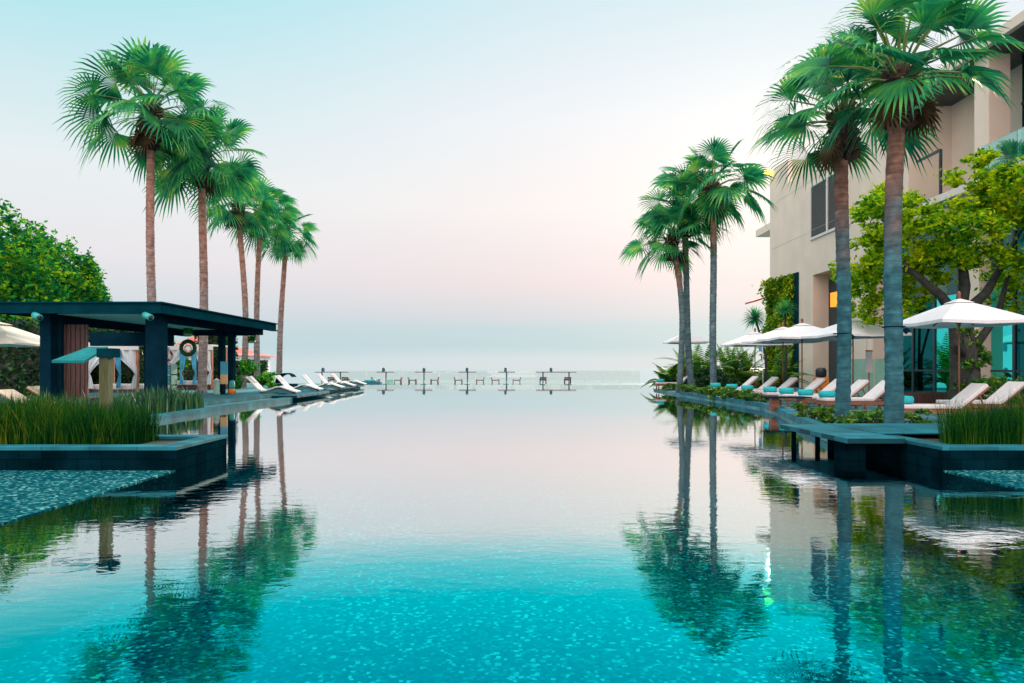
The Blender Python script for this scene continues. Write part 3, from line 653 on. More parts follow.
# ------------------------------------------------------------------ umbrellas
def make_umbrella(ez, w, pk, label, canvas='canvas', group='square parasols on the right deck', vent=True):
    r = empty('parasol', (0,0,0), label, 'parasol', group)
    m = MB(); m.lathe([(.30,0),(.30,.07),(.08,.10),(.05,.3),(.032,.32)], (0,0,0), 16); m.build('base', M['steel2'], r)
    m = MB(); m.lathe([(.026,.3),(.026,ez+pk-.02)], (0,0,0), 10); m.build('pole', M['wood'], r)
    h = w/2; n = 8; vs = []; fs = []
    def zz(x, y):
        q = max(abs(x), abs(y))/h; dg = min(abs(x), abs(y))/h
        return ez+pk*(1-q)**.92-.035*(q*(1-dg))*q
    m = MB(); m.sm = False
    for sgn, off in ((1, 0), (-1, -.012)):
        g = [[(h*(2*i/n-1), h*(2*j/n-1)) for i in range(n+1)] for j in range(n+1)]
        V = [(x, y, zz(x, y)+off) for row in g for x, y in row]; Fs = []
        for j in range(n):
            for i in range(n):
                a = j*(n+1)+i; bq = a+1; c = a+n+2; d = a+n+1
                main = ((i < n/2) == (j < n/2))
                tri = [(a,bq,c),(a,c,d)] if main else [(a,bq,d),(bq,c,d)]
                Fs += tri if sgn > 0 else [t[::-1] for t in tri]
        m.add(V, Fs)
    # valance
    k = 16
    for sx, sy in ((1,0),(-1,0),(0,1),(0,-1)):
        for i in range(k):
            a = h*(2*i/k-1); bq = h*(2*(i+1)/k-1)
            p = [(sx*h if sx else a, sy*h if sy else a), (sx*h if sx else bq, sy*h if sy else bq)]
            z = [zz(*p[0]), zz(*p[1])]; dr = .07
            m.add([(p[0][0],p[0][1],z[0]),(p[1][0],p[1][1],z[1]),(p[1][0],p[1][1],z[1]-dr),(p[0][0],p[0][1],z[0]-dr)], [(0,1,2,3)])
    cn = m.build('canopy', M[canvas], r)
    if vent:
        m = MB(); q = w*.11; z = ez+pk-.035
        m.add([(-q,-q,z-.05),(q,-q,z-.05),(q,q,z-.05),(-q,q,z-.05),(0,0,z+.06)], [(0,1,4),(1,2,4),(2,3,4),(3,0,4),(3,2,1,0)]); m.build('vent', M[canvas], cn)
    m = MB(); m.lathe([(.03,0),(.055,.03),(.04,.07),(.06,.10),(.045,.16),(.01,.19)], (0,0,ez+pk-.0), 10); m.build('finial', M['wood'], r)
    m = MB()
    for k in range(8):
        t = k*PI/4; q = h if k % 2 == 0 else h*1.41; e = Vector((math.cos(t)*q*.97, math.sin(t)*q*.97, 0)); e.z = zz(e.x*.999, e.y*.999)-.035
        m.bar((0,0,ez+pk-.08), e, .025, .03)
        mid = e*.45; mid.z = zz(mid.x, mid.y)-.05
        m.bar((0,0,ez-.05), mid, .02, .025)
    m.lathe([(.05,-.1),(.05,0)], (0,0,ez), 8)
    m.build('ribs', M['wood'], r)
    return r
def put(o, p, D, z=.1, rz=0, dx=0): o.location = (px(p, D)+dx, D, z); o.rotation_euler = (0,0,rz)
E = 2.27
u = make_umbrella(E, 2.72, .52, 'nearest and largest white parasol at right, in front of the forked tree'); put(u, 959, 16.2); u.scale = (.74,.74,1)
for (p, D, lb, rz) in ((853,22.6,'white parasol directly behind the left near palm trunk', .03),
                   (802,24.9,'white parasol in front of the plant wall, left of the near palm trunks', -.02),
                   (783,27.2,'white parasol partly hidden behind the one before the plant wall', .02),
                   (755,31.0,'white parasol below the spiky headed tree, left of the building', 0)):
    put(copy_tree(u, label=lb), p, D, rz=rz)
for o in scene.objects:
    if o.name.startswith('parasol') and o.name != 'parasol': o.scale = (.88, .88, 1)
put(copy_tree(u, label='far white parasol behind the group of three palms'), 686, 37, z=.42)
u2 = make_umbrella(2.12, 3.0, .78, 'cream parasol cut by the left edge of the photo under the trees', 'canvas2', group=None); put(u2, -2, 26)
u3 = make_umbrella(3.05, 2.6, .3, 'green parasol, only its corner in view at the far left above the pavilion roof', 'tealpaint', group=None); u3.location = (px(8,24)-1.3, 24, .35)
u4 = make_umbrella(2.1, 2.2, .45, 'small white parasol far back, seen between the boarded wall and the lectern', 'canvas2', group=None); put(u4, 78, 33)

# ------------------------------------------------------------------ teak loungers and towels
def make_lounger(cm, label, group):
    r = empty('sun_lounger', (0,0,0), label, 'sun lounger', group)       # foot at -x, head at +x, length 1.95
    m = MB(); m.bar((-.95,-.31,.25),(.98,-.31,.25),.04,.09); m.bar((-.95,.31,.25),(.98,.31,.25),.04,.09)
    m.bar((-.95,-.29,.25),(-.95,.29,.25),.04,.09); m.bar((.98,-.29,.25),(.98,.29,.25),.04,.09)
    for i in range(10): m.bar((-.86+i*.13,-.29,.28),(-.86+i*.13,.29,.28),.08,.02)
    m.build('frame', M['wood'], r)
    for x in (-.85,.85):
        for y in (-.29,.29):
            q = MB(); q.box(x-.03,x+.03,y-.03,y+.03,0,.21); q.build('leg', M['wood'], r)
    a = rad(40); ex, ez = .38+.78*math.cos(a), .30+.78*math.sin(a)
    q = MB(); q.bar((.38,-.26,.29),(ex,-.26,ez-.02),.035,.05); q.bar((.38,.26,.29),(ex,.26,ez-.02),.035,.05)
    for i in range(6): t = .1+.16*i; q.bar((.38+t*.78*math.cos(a)/.9,-.24,.29+t*.78*math.sin(a)/.9),(.38+t*.78*math.cos(a)/.9,.24,.29+t*.78*math.sin(a)/.9),.07,.02)
    q.bar((.80,-.22,.62),(.92,-.22,.29),.03,.03); q.bar((.80,.22,.62),(.92,.22,.29),.03,.03); q.bar((.80,-.22,.62),(.80,.22,.62),.03,.03)
    q.build('backrest', M['wood'], r)
    th = .09; nx, nz = -math.sin(a)*th, math.cos(a)*th
    q = MB()
    pr = [(-.93,.30),(.38,.30),(ex,ez),(ex+nx,ez+nz),(.35,.30+th),(-.93,.30+th)]
    q.profile_y(pr, -.29, .29); o = q.build('mattress', M[cm], r, bevel=.025)
    return r
lg = 'teak sun loungers with white mattresses in a row on the right deck'
lo = make_lounger('cushion', 'nearest white cushioned lounger, just right of the thickest palm trunk', lg)
lo.location = (9.45, 15.6, .1); lo.rotation_euler = (0,0,-.06)
rows = [(9.4,19.2,'second nearest lounger, between the two near palm trunks at right'),
        (9.4,20.6,'third nearest lounger, its teal roll left of the left near palm trunk'),
        (9.35,21.9,'fourth lounger, under the parasol left of the near palm trunks'),
        (9.35,23.3,'fifth lounger along the right deck, beside the reddish wood block'),
        (9.3,25.4,'sixth lounger along the right deck, just past the reddish wood block'),
        (9.3,27.2,'seventh lounger along the right deck'),
        (9.3,29.4,'eighth lounger along the right deck, farthest of the main row')]
tg = 'rolled teal towels on the right loungers'
def towel(loc, label, base=None, rz=0):
    if base: return copy_tree(base, loc=loc, label=label, rz=PI/2-.12)
    m = MB(); n = 40; pts = []
    prof = []
    for i in range(n+1):
        t = i/n*2*PI*2.4; rr = .085*(1-.30*i/n); prof.append((rr*math.cos(t), rr*math.sin(t)+.085))
    m.sm = True
    m.tube([(0,-.27,.085),(0,-.262,.085),(0,-.1,.088),(0,.1,.084),(0,.262,.086),(0,.27,.085)], [.07,.085,.09,.087,.085,.07], 16)
    m.sm = False
    vs = [(x, y, z) for x, z in prof for y in (-.274,.274)]; m.add(vs, [(2*i,2*i+1,2*i+3,2*i+2) for i in range(n)])
    o = m.build('rolled_towel', M['towel'], loc=loc); return tag(o, label, 'towel', tg)
T0 = towel((9.45-.72, 15.6+.04, .495), 'teal towel rolled on the nearest lounger, right of the thickest palm trunk'); T0.rotation_euler = (0,0,PI/2-.1); T0.scale = (1.1,.74,1.05)
for i, (x, y, lb) in enumerate(rows):
    copy_tree(lo, loc=(x, y, .1), rz=random.Random(i).uniform(-.04,.04), label=lb)
    towel((x-.76, y, .495), ['teal towel roll between the two near palm trunks','teal towel roll just left of the left near palm trunk','teal towel roll on the fourth lounger, under the parasol','teal towel roll above the reddish wood block',
          'teal towel roll just left of the reddish wood block','teal towel roll on the seventh lounger of the right row','teal towel roll on the farthest lounger of the main right row'][i], T0)
copy_tree(lo, loc=(px(655,38.5)+1.0, 38.5, .12), rz=0, label='isolated lounger at the tip of the right bank, beside the three palms')
towel((px(655,38.5)+.3, 38.5, .515), 'teal towel roll at the tip of the right bank left of the three palms', T0)
copy_tree(lo, loc=(11.75, 17.6, .1), rz=0, label='lounger behind the reeds at right, right of the nearest parasol pole')
# left cream loungers
l2 = make_lounger('cream', 'cream cushioned lounger at the left edge behind the reeds', 'cream loungers at the left')
l2.location = (px(14,17)-.0, 17, .1); l2.rotation_euler = (0,0,PI)
l2.location = (px(3,19)+1.0, 19, .1); l2.scale = (1,1,.72)
copy_tree(l2, loc=(px(30,22.5)+1.05, 22.5, .1), rz=PI, label='cream lounger half hidden behind the dark pavilion post at left')

# reddish block with low table near the lounger row, on the pool edge
r = empty('wood_block_table', (px(774,19.6), 19.6, .1), 'low table on a reddish wood block at the right pool edge', 'table')
m = MB(); m.box(-.11,.11,-.11,.11,0,.36); m.build('block', M['wood'], r, bevel=.008)
m = MB(); m.box(-.3,.95,-.3,.3,.362,.40); m.build('table_top', M['steel'], r, bevel=.008)
m = MB(); m.box(.7,.78,-.2,.2,0,.36); m.build('leg', M['wood'], r)

# ------------------------------------------------------------------ white curved loungers
def make_shell(label):
    r = empty('curved_lounger', (0,0,0), label, 'sun lounger', 'curved white loungers on the left platform')   # head at -x
    cl = [(-1.05,.72),(-.9,.60),(-.72,.40),(-.55,.22),(-.38,.14),(-.2,.15),(0,.22),(.2,.30),(.38,.32),(.6,.25),(.85,.16),(1.08,.10)]
    t = .028; top = []; bot = []
    for i, (x, z) in enumerate(cl):
        a = Vector(cl[max(0,i-1)]); c = Vector(cl[min(len(cl)-1,i+1)]); d = (c-a).normalized(); n = Vector((-d.y, d.x))
        top.append((x+n.x*t, z+n.y*t)); bot.append((x-n.x*t, z-n.y*t))
    m = MB(); m.profile_y(top+bot[::-1], -.34, .34); o = m.build('shell', M['shell'], r, bevel=.01)
    m = MB(); m.profile_y([(-.62,0),(-.48,.10),(-.2,.10),(.15,.22),(.5,.22),(.85,.10),(.95,0),(.75,0),(.3,.10),(-.1,0)], -.26, .26); m.build('underframe', M['deck'], r)
    m = MB(); m.bar((-.98,0,.745),(-.72,0,.475),.36,.06); m.build('head_pillow', M['cushion'], r, bevel=.02)
    return r
sh = make_shell('nearest curved white lounger on the left platform, right of the pavilion'); sh.location = (px(248,29.6)+1.07, 29.6, .2)
for (p, D, lb) in ((277,33.3,'second curved white lounger from the pavilion'),(303,36.8,'third curved white lounger from the pavilion'),(318,40.2,'fourth curved white lounger from the pavilion'),(332,44.0,'farthest curved white lounger, nearest the bar tables')):
    copy_tree(sh, loc=(px(p,D)+1.05, D, .2), label=lb)
# wicker hood behind second lounger
r = empty('hooded_chair', (px(287,35.4), 35.4, .2), 'dark hooded wicker seat just behind the second curved lounger', 'chair')
m = MB()
for i in range(9):
    t = PI*i/16; m.tube([(-.45*math.cos(t)+.0,-.4,.35+.45*math.sin(t)),(-.45*math.cos(t),.4,.35+.45*math.sin(t))], .03, 6)
m.sm = True
vs = [(-.45*math.cos(PI*i/10), y, .35+.5*math.sin(PI*i/10)) for i in range(9) for y in (-.42,.42)]; m.add(vs, [(2*i,2*i+1,2*i+3,2*i+2) for i in range(8)])
m.build('hood', M['steel2'], r)
m = MB(); m.box(-.4,.45,-.4,.4,.02,.3); m.build('seat', M['steel2'], r, bevel=.05)

# ------------------------------------------------------------------ bar tables, stools and railing on the lower terrace
DT = 69; ZT = -.35; q = DT/F
def table_top_z(): return CAMZ+(YH-371.8)*DT/F-ZT
def make_table(label):
    r = empty('bar_table', (0,0,0), label, 'table', 'bar tables on the terrace beyond the pool')
    h = table_top_z()
    m = MB(); m.box(-.84,.84,-.45,.45,h-.07,h); m.build('table_top', M['bronze'], r, bevel=.01)
    m = MB(); m.lathe([(.34,0),(.34,.04),(.06,.07),(.06,h-.1),(.16,h-.075)], (0,0,0), 14); m.build('pedestal', M['bluedark'], r)
    return r
t0 = make_table('single bar table farthest left beyond the pool, behind the low teal seats'); t0.location = (px(386,DT), DT, ZT)
for p, lb in ((424,'second single bar table from the left beyond the pool'),(467.5,'third single bar table from the left, near the middle of the pool edge'),(506.5,'single bar table nearest the long table at the middle of the pool edge')):
    copy_tree(t0, loc=(px(p,DT), DT, ZT), label=lb)
def long_table(p0, p1, poles, label):
    r = empty('long_bar_table', (px((p0+p1)/2,DT), DT, ZT), label, 'table', 'bar tables on the terrace beyond the pool')
    h = table_top_z(); w = (p1-p0)*DT/F/2
    m = MB(); m.box(-w,w,-.45,.45,h-.07,h); m.build('table_top', M['bronze'], r, bevel=.01)
    for pp in poles:
        x = (pp-(p0+p1)/2)*DT/F
        m = MB(); m.lathe([(.34,0),(.34,.04),(.06,.07),(.06,h-.1),(.16,h-.075)], (x,0,0), 14); m.build('pedestal', M['bluedark'], r)
long_table(536,576,(543,569),'long bar table on two posts at the right end beyond the pool')
long_table(316,349,(322,340.5),'long bar table at the left end, behind the farthest curved lounger')
def lantern(p, D, z, label, base=None):
    if base: return copy_tree(base, loc=(px(p,D), D, z), label=label)
    r = empty('table_lantern', (px(p,D), D, z), label, 'lantern', 'dark blue lanterns on the bar tables')
    m = MB(); m.box(-.12,.12,-.12,.12,0,.04); m.box(-.12,.12,-.12,.12,.30,.33); m.lathe([(.13,.33),(.05,.40),(.02,.43)], (0,0,0), 8)
    for a in (-.1,.1):
        for c in (-.1,.1): m.box(a-.015,a+.015,c-.015,c+.015,.04,.30)
    m.build('frame', M['bluedark'], r); m = MB(); m.box(-.085,.085,-.085,.085,.04,.30); m.build('pane', M['bluedark'], r); return r
zt = ZT+table_top_z()
la = lantern(323, DT, zt, 'lantern on the long bar table at the left end')
for p, lb in ((383.5,'lantern on the leftmost single bar table'),(424,'lantern on the second single bar table from the left'),(467,'lantern on the third single bar table'),(505.5,'lantern on the fourth single bar table, left of the long table'),(551,'lantern on the long bar table at the right end')):
    lantern(p, DT, zt, lb, la)
def make_stool(label):
    r = empty('low_armchair', (0,0,0), label, 'chair', 'low wooden chairs at the bar tables')
    m = MB(); m.box(-.33,.33,-.3,.3,.38,.46); m.build('seat', M['bronze'], r, bevel=.01)
    for x in (-.30,.30):
        for y in (-.26,.26):
            k = MB(); k.box(x-.035,x+.035,y-.035,y+.035,0,.38 if x < 0 else .38); k.build('leg', M['bronze'], r)
    m = MB(); m.bar((.31,-.26,.46),(.38,-.26,.70),.06,.06); m.bar((.31,.26,.46),(.38,.26,.70),.06,.06); m.bar((.37,-.3,.66),(.37,.3,.66),.05,.10); m.bar((.345,-.3,.56),(.345,.3,.56),.03,.05); m.build('backrest', M['bronze'], r)
    m = MB(); m.box(-.33,-.27,-.3,.3,.46,.54); m.build('front_lip', M['bronze'], r)
    return r
s0 = make_stool('low chair right of the leftmost single bar table'); s0.location = (px(397.5,DT), DT, ZT)
for p, rz, lb in ((412.5,PI,'low chair left of the second single bar table'),(434.5,0,'low chair right of the second single bar table'),(458.5,PI,'low chair left of the third single bar table'),
                  (480,0,'low chair right of the third single bar table'),(495.5,PI,'low chair left of the fourth single bar table'),(516.5,0,'low chair right of the fourth single bar table'),
                  (376,PI,'low chair left of the leftmost single bar table, at the low teal seats'),
                  (543,-PI/2,'low chair turned to the camera under the left post of the right long table'),(567.5,-PI/2,'low chair turned to the camera under the right post of the right long table'),
                  (332,-PI/2,'low chair at the left long bar table, left of its right post'),(346,-PI/2,'low chair at the right end of the left long bar table')):
    copy_tree(s0, loc=(px(p,DT+(.9 if abs(rz+PI/2)<.1 else 0)), DT+(.9 if abs(rz+PI/2)<.1 else 0), ZT), rz=rz, label=lb)
for o in scene.objects:
    if o.name.startswith('low_armchair'): o.scale = (1.12,1.12,1.06)
    if o.name.startswith('table_lantern'): o.scale = (1.1,1.1,1.0)
# low teal seats
r = empty('low_daybed', (px(371,65), 65, ZT), 'low dark teal daybed beyond the pool, left of the bar tables', 'daybed')
m = MB(); m.box(-.95,.95,-.5,.5,.05,.42); m.build('base', M['bluedark'], r, bevel=.03)
m = MB(); m.box(-.55,.45,-.4,.4,.422,.55); m.build('cushion', M['tealpaint'], r, bevel=.03)
r = empty('low_daybed', (px(390,67), 67, ZT), 'pale green cushioned low seat behind the leftmost single bar table', 'daybed')
m = MB(); m.box(-.3,.35,-.4,.4,.05,.4); m.build('base', M['green_glass'], r, bevel=.03)
m = MB(); m.box(-.3,.35,-.4,.4,.402,.58); m.build('cushion', M['green_glass'], r, bevel=.03)
# glass railing
DR = 75.0; zr = CAMZ+(YH-370.6)*DR/F
r = empty('glass_railing', (0, DR, ZT), 'long clear glass railing with thin posts across the far end of the pool', 'railing')
xs = [px(330,DR)+i*1.95 for i in range(18)]
for i, x in enumerate(xs):
    m = WB(); m.box(x-.025, x+.025, DR-.025, DR+.025, ZT, zr-.03); m.build('post', M['frame'], r)
    if i < len(xs)-1:
        m = WB(); m.box(x+.04, xs[i+1]-.04, DR-.006, DR+.006, ZT+.05, zr-.04); m.build('glass_panel', M['rail_glass'], r)
m = WB(); m.box(xs[0]-.03, xs[-1]+.03, DR-.03, DR+.03, zr-.03, zr); m.build('top_rail', M['frame'], r)
# right railing behind plants
r = empty('glass_railing', (14, 45, .1), 'short glass railing behind the palm shrubs, left of the plant wall', 'railing')
for i in range(6):
    x = 11.6+i*1.15; m = WB(); m.box(x-.025,x+.025,45.0,45.05,.1,1.2); m.build('post', M['steel'], r)
    if i < 5: m = WB(); m.box(x+.04,x+1.11,45.02,45.032,.15,1.17); m.build('glass_panel', M['rail_glass'], r)
m = WB(); m.box(11.57,17.4,44.99,45.06,1.2,1.24); m.build('top_rail', M['steel'], r)

# ------------------------------------------------------------------ pavilion
r = empty('open_pavilion', (-13, 25, .1), 'open flat roofed dark steel pavilion beside the left bank', 'pavilion')
zb = CAMZ+(YH-312)*20/F; zt_ = CAMZ+(YH-303.5)*20/F
m = WB(); m.box(-15.6, -10.05, 20.0, 29.6, zb+.05, zt_-.02); m.build('roof', M['steel2'], r)
m = WB(); m.box(-15.62, -10.0, 19.92, 19.998, zb, zt_); m.box(-10.048, -9.99, 20.0, 29.66, zb, zt_)
m.box(-15.65, -9.93, 19.86, 20.05, zt_+.002, zt_+.045); m.box(-10.15, -9.93, 20.052, 29.7, zt_+.002, zt_+.045); m.box(-10.15, -9.93, 20.052, 29.7, zb-.045, zb-.002)
m.box(-15.65,-9.93,19.86,20.05, zb-.045, zb-.002)
m.build('fascia', M['steel'], r)
m = WB(); m.box(-13.45, -10.7, 20.7, 29.2, zb-.02, zb+.045)
m.build('ceiling', M['ceiling'], r)
m = WB(); m.box(-13.7, -13.47, 20.4, 29.4, zb-.28, zb+.04); m.box(-10.69,-10.45,20.6,29.4,zb-.22,zb+.04)
m.box(-13.44,-10.72, 29.0, 29.3, zb-.25, zb-.03)
m.build('beam', M['steel2'], r)
for (x0, x1, y0, y1) in ((-10.72,-10.24,20.45,20.75),(-13.80,-13.48,20.45,20.75),(-10.72,-10.20,25.9,26.2)):
    if y0 < 25: m = WB(); m.box(x0, x1, y0, y1, .245, zb-.05); m.box(x0+.28, x0+.42, y0+.32, y0+.5, .245, zb-.05); m.build('post', M['steel2'], r, bevel=.012)
x0 = px(219,29.0); x1 = px(234,29.0)
m = WB(); m.box(x0, x0+.2, 28.9, 29.2, .245, zb-.05); m.box(x0+.40, x1, 28.9, 29.2, .245, zb-.05); m.build('post', M['steel2'], r, bevel=.012)
m = WB(); m.box(-15.2,-14.95, 28.9, 29.2, .245, zb-.05); m.build('post', M['steel2'], r, bevel=.012)
m = WB()
n = 14; xa, xb = px(54,20.9), px(87,20.9)
for i in range(n): w = (xb-xa)/n; m.box(xa+i*w+.006, xa+(i+1)*w-.006, 20.9+.02*(i % 2), 20.98, .245, zb-.3)
m.build('board_wall', M['boards'], r)
m = WB(); m.box(px(90,28.6), -13.9, 28.6, 28.8, 2.2, 2.75); m.build('rear_screen', M['steel2'], r)
# spot cylinders
for (p, y, lb) in ((150,316.5,'right cylinder spotlight'),(40,316.5,'left cylinder spotlight')):
    D = 19.9; x, _, z = P(p, D, y)
    m = WB(); m.tube([(x-.12,D-.05,z+.04),(x+.14,D-.22,z-.05)], .09, 14); s = m.build('spotlight', M['tealpaint'], r); s['label'] = lb
    m = WB(); m.tube([(x+.135,D-.225,z-.05),(x+.15,D-.235,z-.055)], .07, 14); m.build('lens', M['black'], s)
# hanging wreath and green balls
def ball(loc, rr, zroof, label, ring=False):
    r = empty('hanging_planter', loc, label, 'hanging planter'); rg = random.Random(int(loc[1]*10))
    m = MB(); leaves(m, (0,0,0), rr*.8, rr*.8, rr*.8, 420, .10, rg, 0); m.sphere((0,0,0), rr*.8, 12); m.build('foliage', M['tree'], r)
    m = MB(); m.lathe([(.004,0),(.004,zroof-loc[2])], (0,0,0), 6); m.lathe([(rr*.85,-rr*.9),(rr*.9,-rr*.4),(rr*.8,-rr*.35)], (0,0,0), 14); m.build('hanger', M['green_glass'], r)
    return r
ball(P(188,25,332), .15, zb, 'small green planter ball hanging over the wreath in the pavilion')
ball(P(252,29.3,339.5), .16, zb, 'round green planter hanging from the far corner of the pavilion roof')
x, D, z = P(188, 24.9, 348)
r = empty('hanging_wreath', (x, D, z), 'dark green ring wreath hanging in the right side of the pavilion', 'wreath')
m = MB(); m.torus((0,0,0), .24, .07, 26, 8); rg = random.Random(4)
for _ in range(500):
    t = rg.uniform(0, 2*PI); q0 = Vector((.24*math.cos(t), 0, .24*math.sin(t)))+Vector((rg.gauss(0,.03), rg.gauss(0,.04), rg.gauss(0,.03)))
    d = Vector((rg.gauss(0,1),rg.gauss(0,1),rg.gauss(0,1))).normalized(); e = d.cross(Vector((rg.gauss(0,1),rg.gauss(0,1),rg.gauss(0,1)))).normalized(); m.add([q0-d*.03,q0+e*.015,q0+d*.03,q0-e*.015],[(0,1,2,3)])
m.build('foliage_ring', M['hedge'], r)
m = MB(); m.torus((0,.0,-.03), .12, .018, 20, 6); m.build('inner_ring', M['sandp'], r)
m = MB(); m.lathe([(.005,.27),(.005,.4)], (0,0,0), 6); m.build('cord', M['steel2'], r)

# sloping board on timber post
r = empty('sign_lectern', (px(106,10.0), 10.0, .25), 'sloping teal board on a square timber post standing in the left reeds', 'sign stand')
m = MB(); m.box(-.062,.062,-.07,.07,0,1.32); m.build('post', M['postwood'], r, bevel=.008)
m = MB(); m.box(-.08,.15,-.1,.1,1.20,1.33); m.build('cross_block', M['steel'], r, bevel=.006)
m = MB(); A = [(-.58,-.30,1.155),(-.12,-.30,1.155),(-.03,.10,1.36),(-.30,.10,1.36)]
m.add(A+[(a, b_, c-.035) for a, b_, c in A], [(0,1,2,3),(7,6,5,4),(0,4,5,1),(1,5,6,2),(2,6,7,3),(3,7,4,0)]); m.build('board', M['tealboard'], r)

# cabanas with tied curtains
def cabana(p0, p1, D, ztop, label):
    w = (p1-p0)*D/F; x = px((p0+p1)/2, D); r = empty('curtained_cabana', (x, D, .1), label, 'cabana', 'curtained cabanas behind the pavilion'); h = w/2; dp = 1.9
    for a in (-h+.06, h-.06):
        for c in (0, dp): m = MB(); m.box(a-.05,a+.05,c-.05,c+.05,0,ztop-.1); m.build('post', M['orangewood'], r)
    m = MB(); m.box(-h,h,-.08,dp+.08,ztop-.1,ztop-.02); m.box(-h-.03,h+.03,-.1,-.07,ztop-.32,ztop-.02); m.build('canopy', M['white'], r)
    m = MB(); m.box(-h+.1,h-.1,.1,dp-.1,.25,.48); m.build('mattress', M['cushion'], r, bevel=.04)
    m = MB(); m.box(-h+.08,h-.08,.06,dp-.06,.05,.248); m.build('daybed_base', M['boards'], r)
    for sx in (-1,1):
        m = MB(); prof = []; n = 14; rows = [(ztop-.3,.80),(ztop-.7,.62),(1.15,.22),(.95,.10),(.8,.16),(.3,.26)]
        vs = []
        for (z, wd) in rows:
            for i in range(n+1): t = i/n; vs.append((sx*(h-.02-wd*h*t*1.1), -.06+.05*math.sin(t*16), z))
        m.sm = True; m.add(vs, [(j*(n+1)+i, j*(n+1)+i+1, (j+1)*(n+1)+i+1, (j+1)*(n+1)+i) for j in range(len(rows)-1) for i in range(n)]); m.build('curtain', M['drape'] , r)
        m = MB(); vs = []
        for (z, wd) in [(ztop-.32,.5),(1.2,.3),(.95,.08),(.5,.30),(.32,.34)]:
            for i in range(n+1): t = i/n; vs.append((sx*(h*.35-wd*h*t*.6), -.12+.05*math.sin(t*14), z))
        m.sm = True; m.add(vs, [(j*(n+1)+i, j*(n+1)+i+1, (j+1)*(n+1)+i+1, (j+1)*(n+1)+i) for j in range(4) for i in range(n)]); m.build('inner_curtain', M['bluefab'], r)
cabana(87, 139, 30.5, CAMZ+23*30.5/F, 'curtained cabana between the boarded wall and the pavilion post at left')
cabana(165, 213, 38.5, CAMZ+22*38.5/F, 'curtained cabana behind the hanging wreath, right of the pavilion post')

# lifebuoys on stand next to the post
x, D = px(168,27), 27
r = empty('lifebuoy_stand', (x, D, .24), 'white stand with two red and white lifebuoys right of the wide pavilion post', 'lifebuoy stand')
m = MB(); m.box(-.04,.04,-.04,.04,0,1.85); m.box(-.2,.2,-.15,.15,0,.06); m.build('post', M['white'], r)
for zc in (1.55,1.05):
    m = MB(); m.torus((0,-.1,zc), .2, .055, 28, 8)
    k = m; k.m = [1 if ((i//8) % 7) < 3 else 0 for i in range(len(m.f))]; m.build('lifebuoy', [M['white'], M['red']], r)
# shelf with stacked towels
r = empty('towel_shelf', (px(165,25.5), 25.5, .24), 'small shelf of teal, red and white towels right beside the wide pavilion post', 'towel shelf')
m = MB(); m.box(-.35,.35,-.2,.2,0,.05); m.box(-.35,.35,-.2,.2,.42,.46); m.box(-.35,-.31,-.2,.2,.05,1.2); m.box(.31,.35,-.2,.2,.05,1.2); m.box(-.35,.35,-.2,.2,.80,.84); m.build('shelf', M['green_glass'], r)
for (z, c, lb) in ((.05,'white','white'),(.46,'towel','teal'),(.84,'bluefab','blue')):
    m = MB(); 
    for j in range(4): m.box(-.26+.01*j,.26-.01*(j % 2),-.16,.16,z+.002+j*.08,z+.072+j*.08)
    tag(m.build('folded_towels', M[c], loc=(px(165,25.5), 25.5, .24), bevel=.02), 'folded %s towels on the small shelf beside the wide pavilion post' % lb, 'towels')
# poster stand, glass jar, small bottle at rear right post
r = empty('poster_stand', (px(224,28.0), 28.0, .24), 'narrow upright poster with blue top and sand bottom beside the far pavilion post', 'sign')
m = MB(); m.box(-.14,.14,-.02,.02,.42,.80); m.build('lower_print', M['sandp'], r); m = MB(); m.box(-.14,.14,-.02,.02,.802,1.32); m.build('upper_print', M['bluefab'], r)
m = MB(); m.box(-.02,.02,-.02,.02,.03,.42); m.box(-.15,.15,-.12,.12,0,.03); m.build('stand', M['steel'], r)
r = empty('glass_urn', (px(216.5,27.6), 27.6, .24), 'pale glass urn on the deck left of the far pavilion post', 'urn')
m = MB(); m.lathe([(.12,0),(.14,.05),(.11,.15),(.12,.5),(.10,.55)], (0,0,0), 14); m.build('body', M['green_glass'], r); m = MB(); m.lathe([(.12,.552),(.12,.58),(.02,.66)], (0,0,0), 14); m.build('lid', M['white'], r)
r = empty('drink_dispenser', (px(232,28.4), 28.4, .24), 'small teal and orange drink jar right of the far pavilion post', 'jar')
m = MB(); m.lathe([(.13,0),(.13,.22)], (0,0,0), 14); m.build('base', M['orange'], r); m = MB(); m.lathe([(.11,.222),(.12,.3),(.1,.52),(.05,.56)], (0,0,0), 14); m.build('jar', M['tealpaint'], r)
# far house with red roof
r = empty('red_roofed_house', (px(205,78), 80, -2.2), 'distant white house with a red tiled roof seen through the pavilion', 'house')
x0, x1 = px(150,78), px(250,78)
m = WB(); m.box(x0+.5, x1-.5, 78.4, 86, -2.2, 2.9); m.build('wall', M['white'], r)
za, zb2 = CAMZ+31*78/F, CAMZ+15*78/F
m = WB(); m.add([(x0,77.8,zb2-.3),(x1,77.8,zb2-.3),(x1-3,82,za-1.0),(x0+3,82,za+.3),(x1,87,zb2-.3),(x0,87,zb2-.3)], [(0,1,2,3),(1,4,2),(4,5,3,2),(5,0,3),(0,5,4,1)]); m.build('roof', M['redroof'], r)
for xx in (x0+2, x0+5, x0+8): m = WB(); m.box(xx,xx+1.1,78.36,78.395,.2,1.8); m.build('window', M['pane'], r)

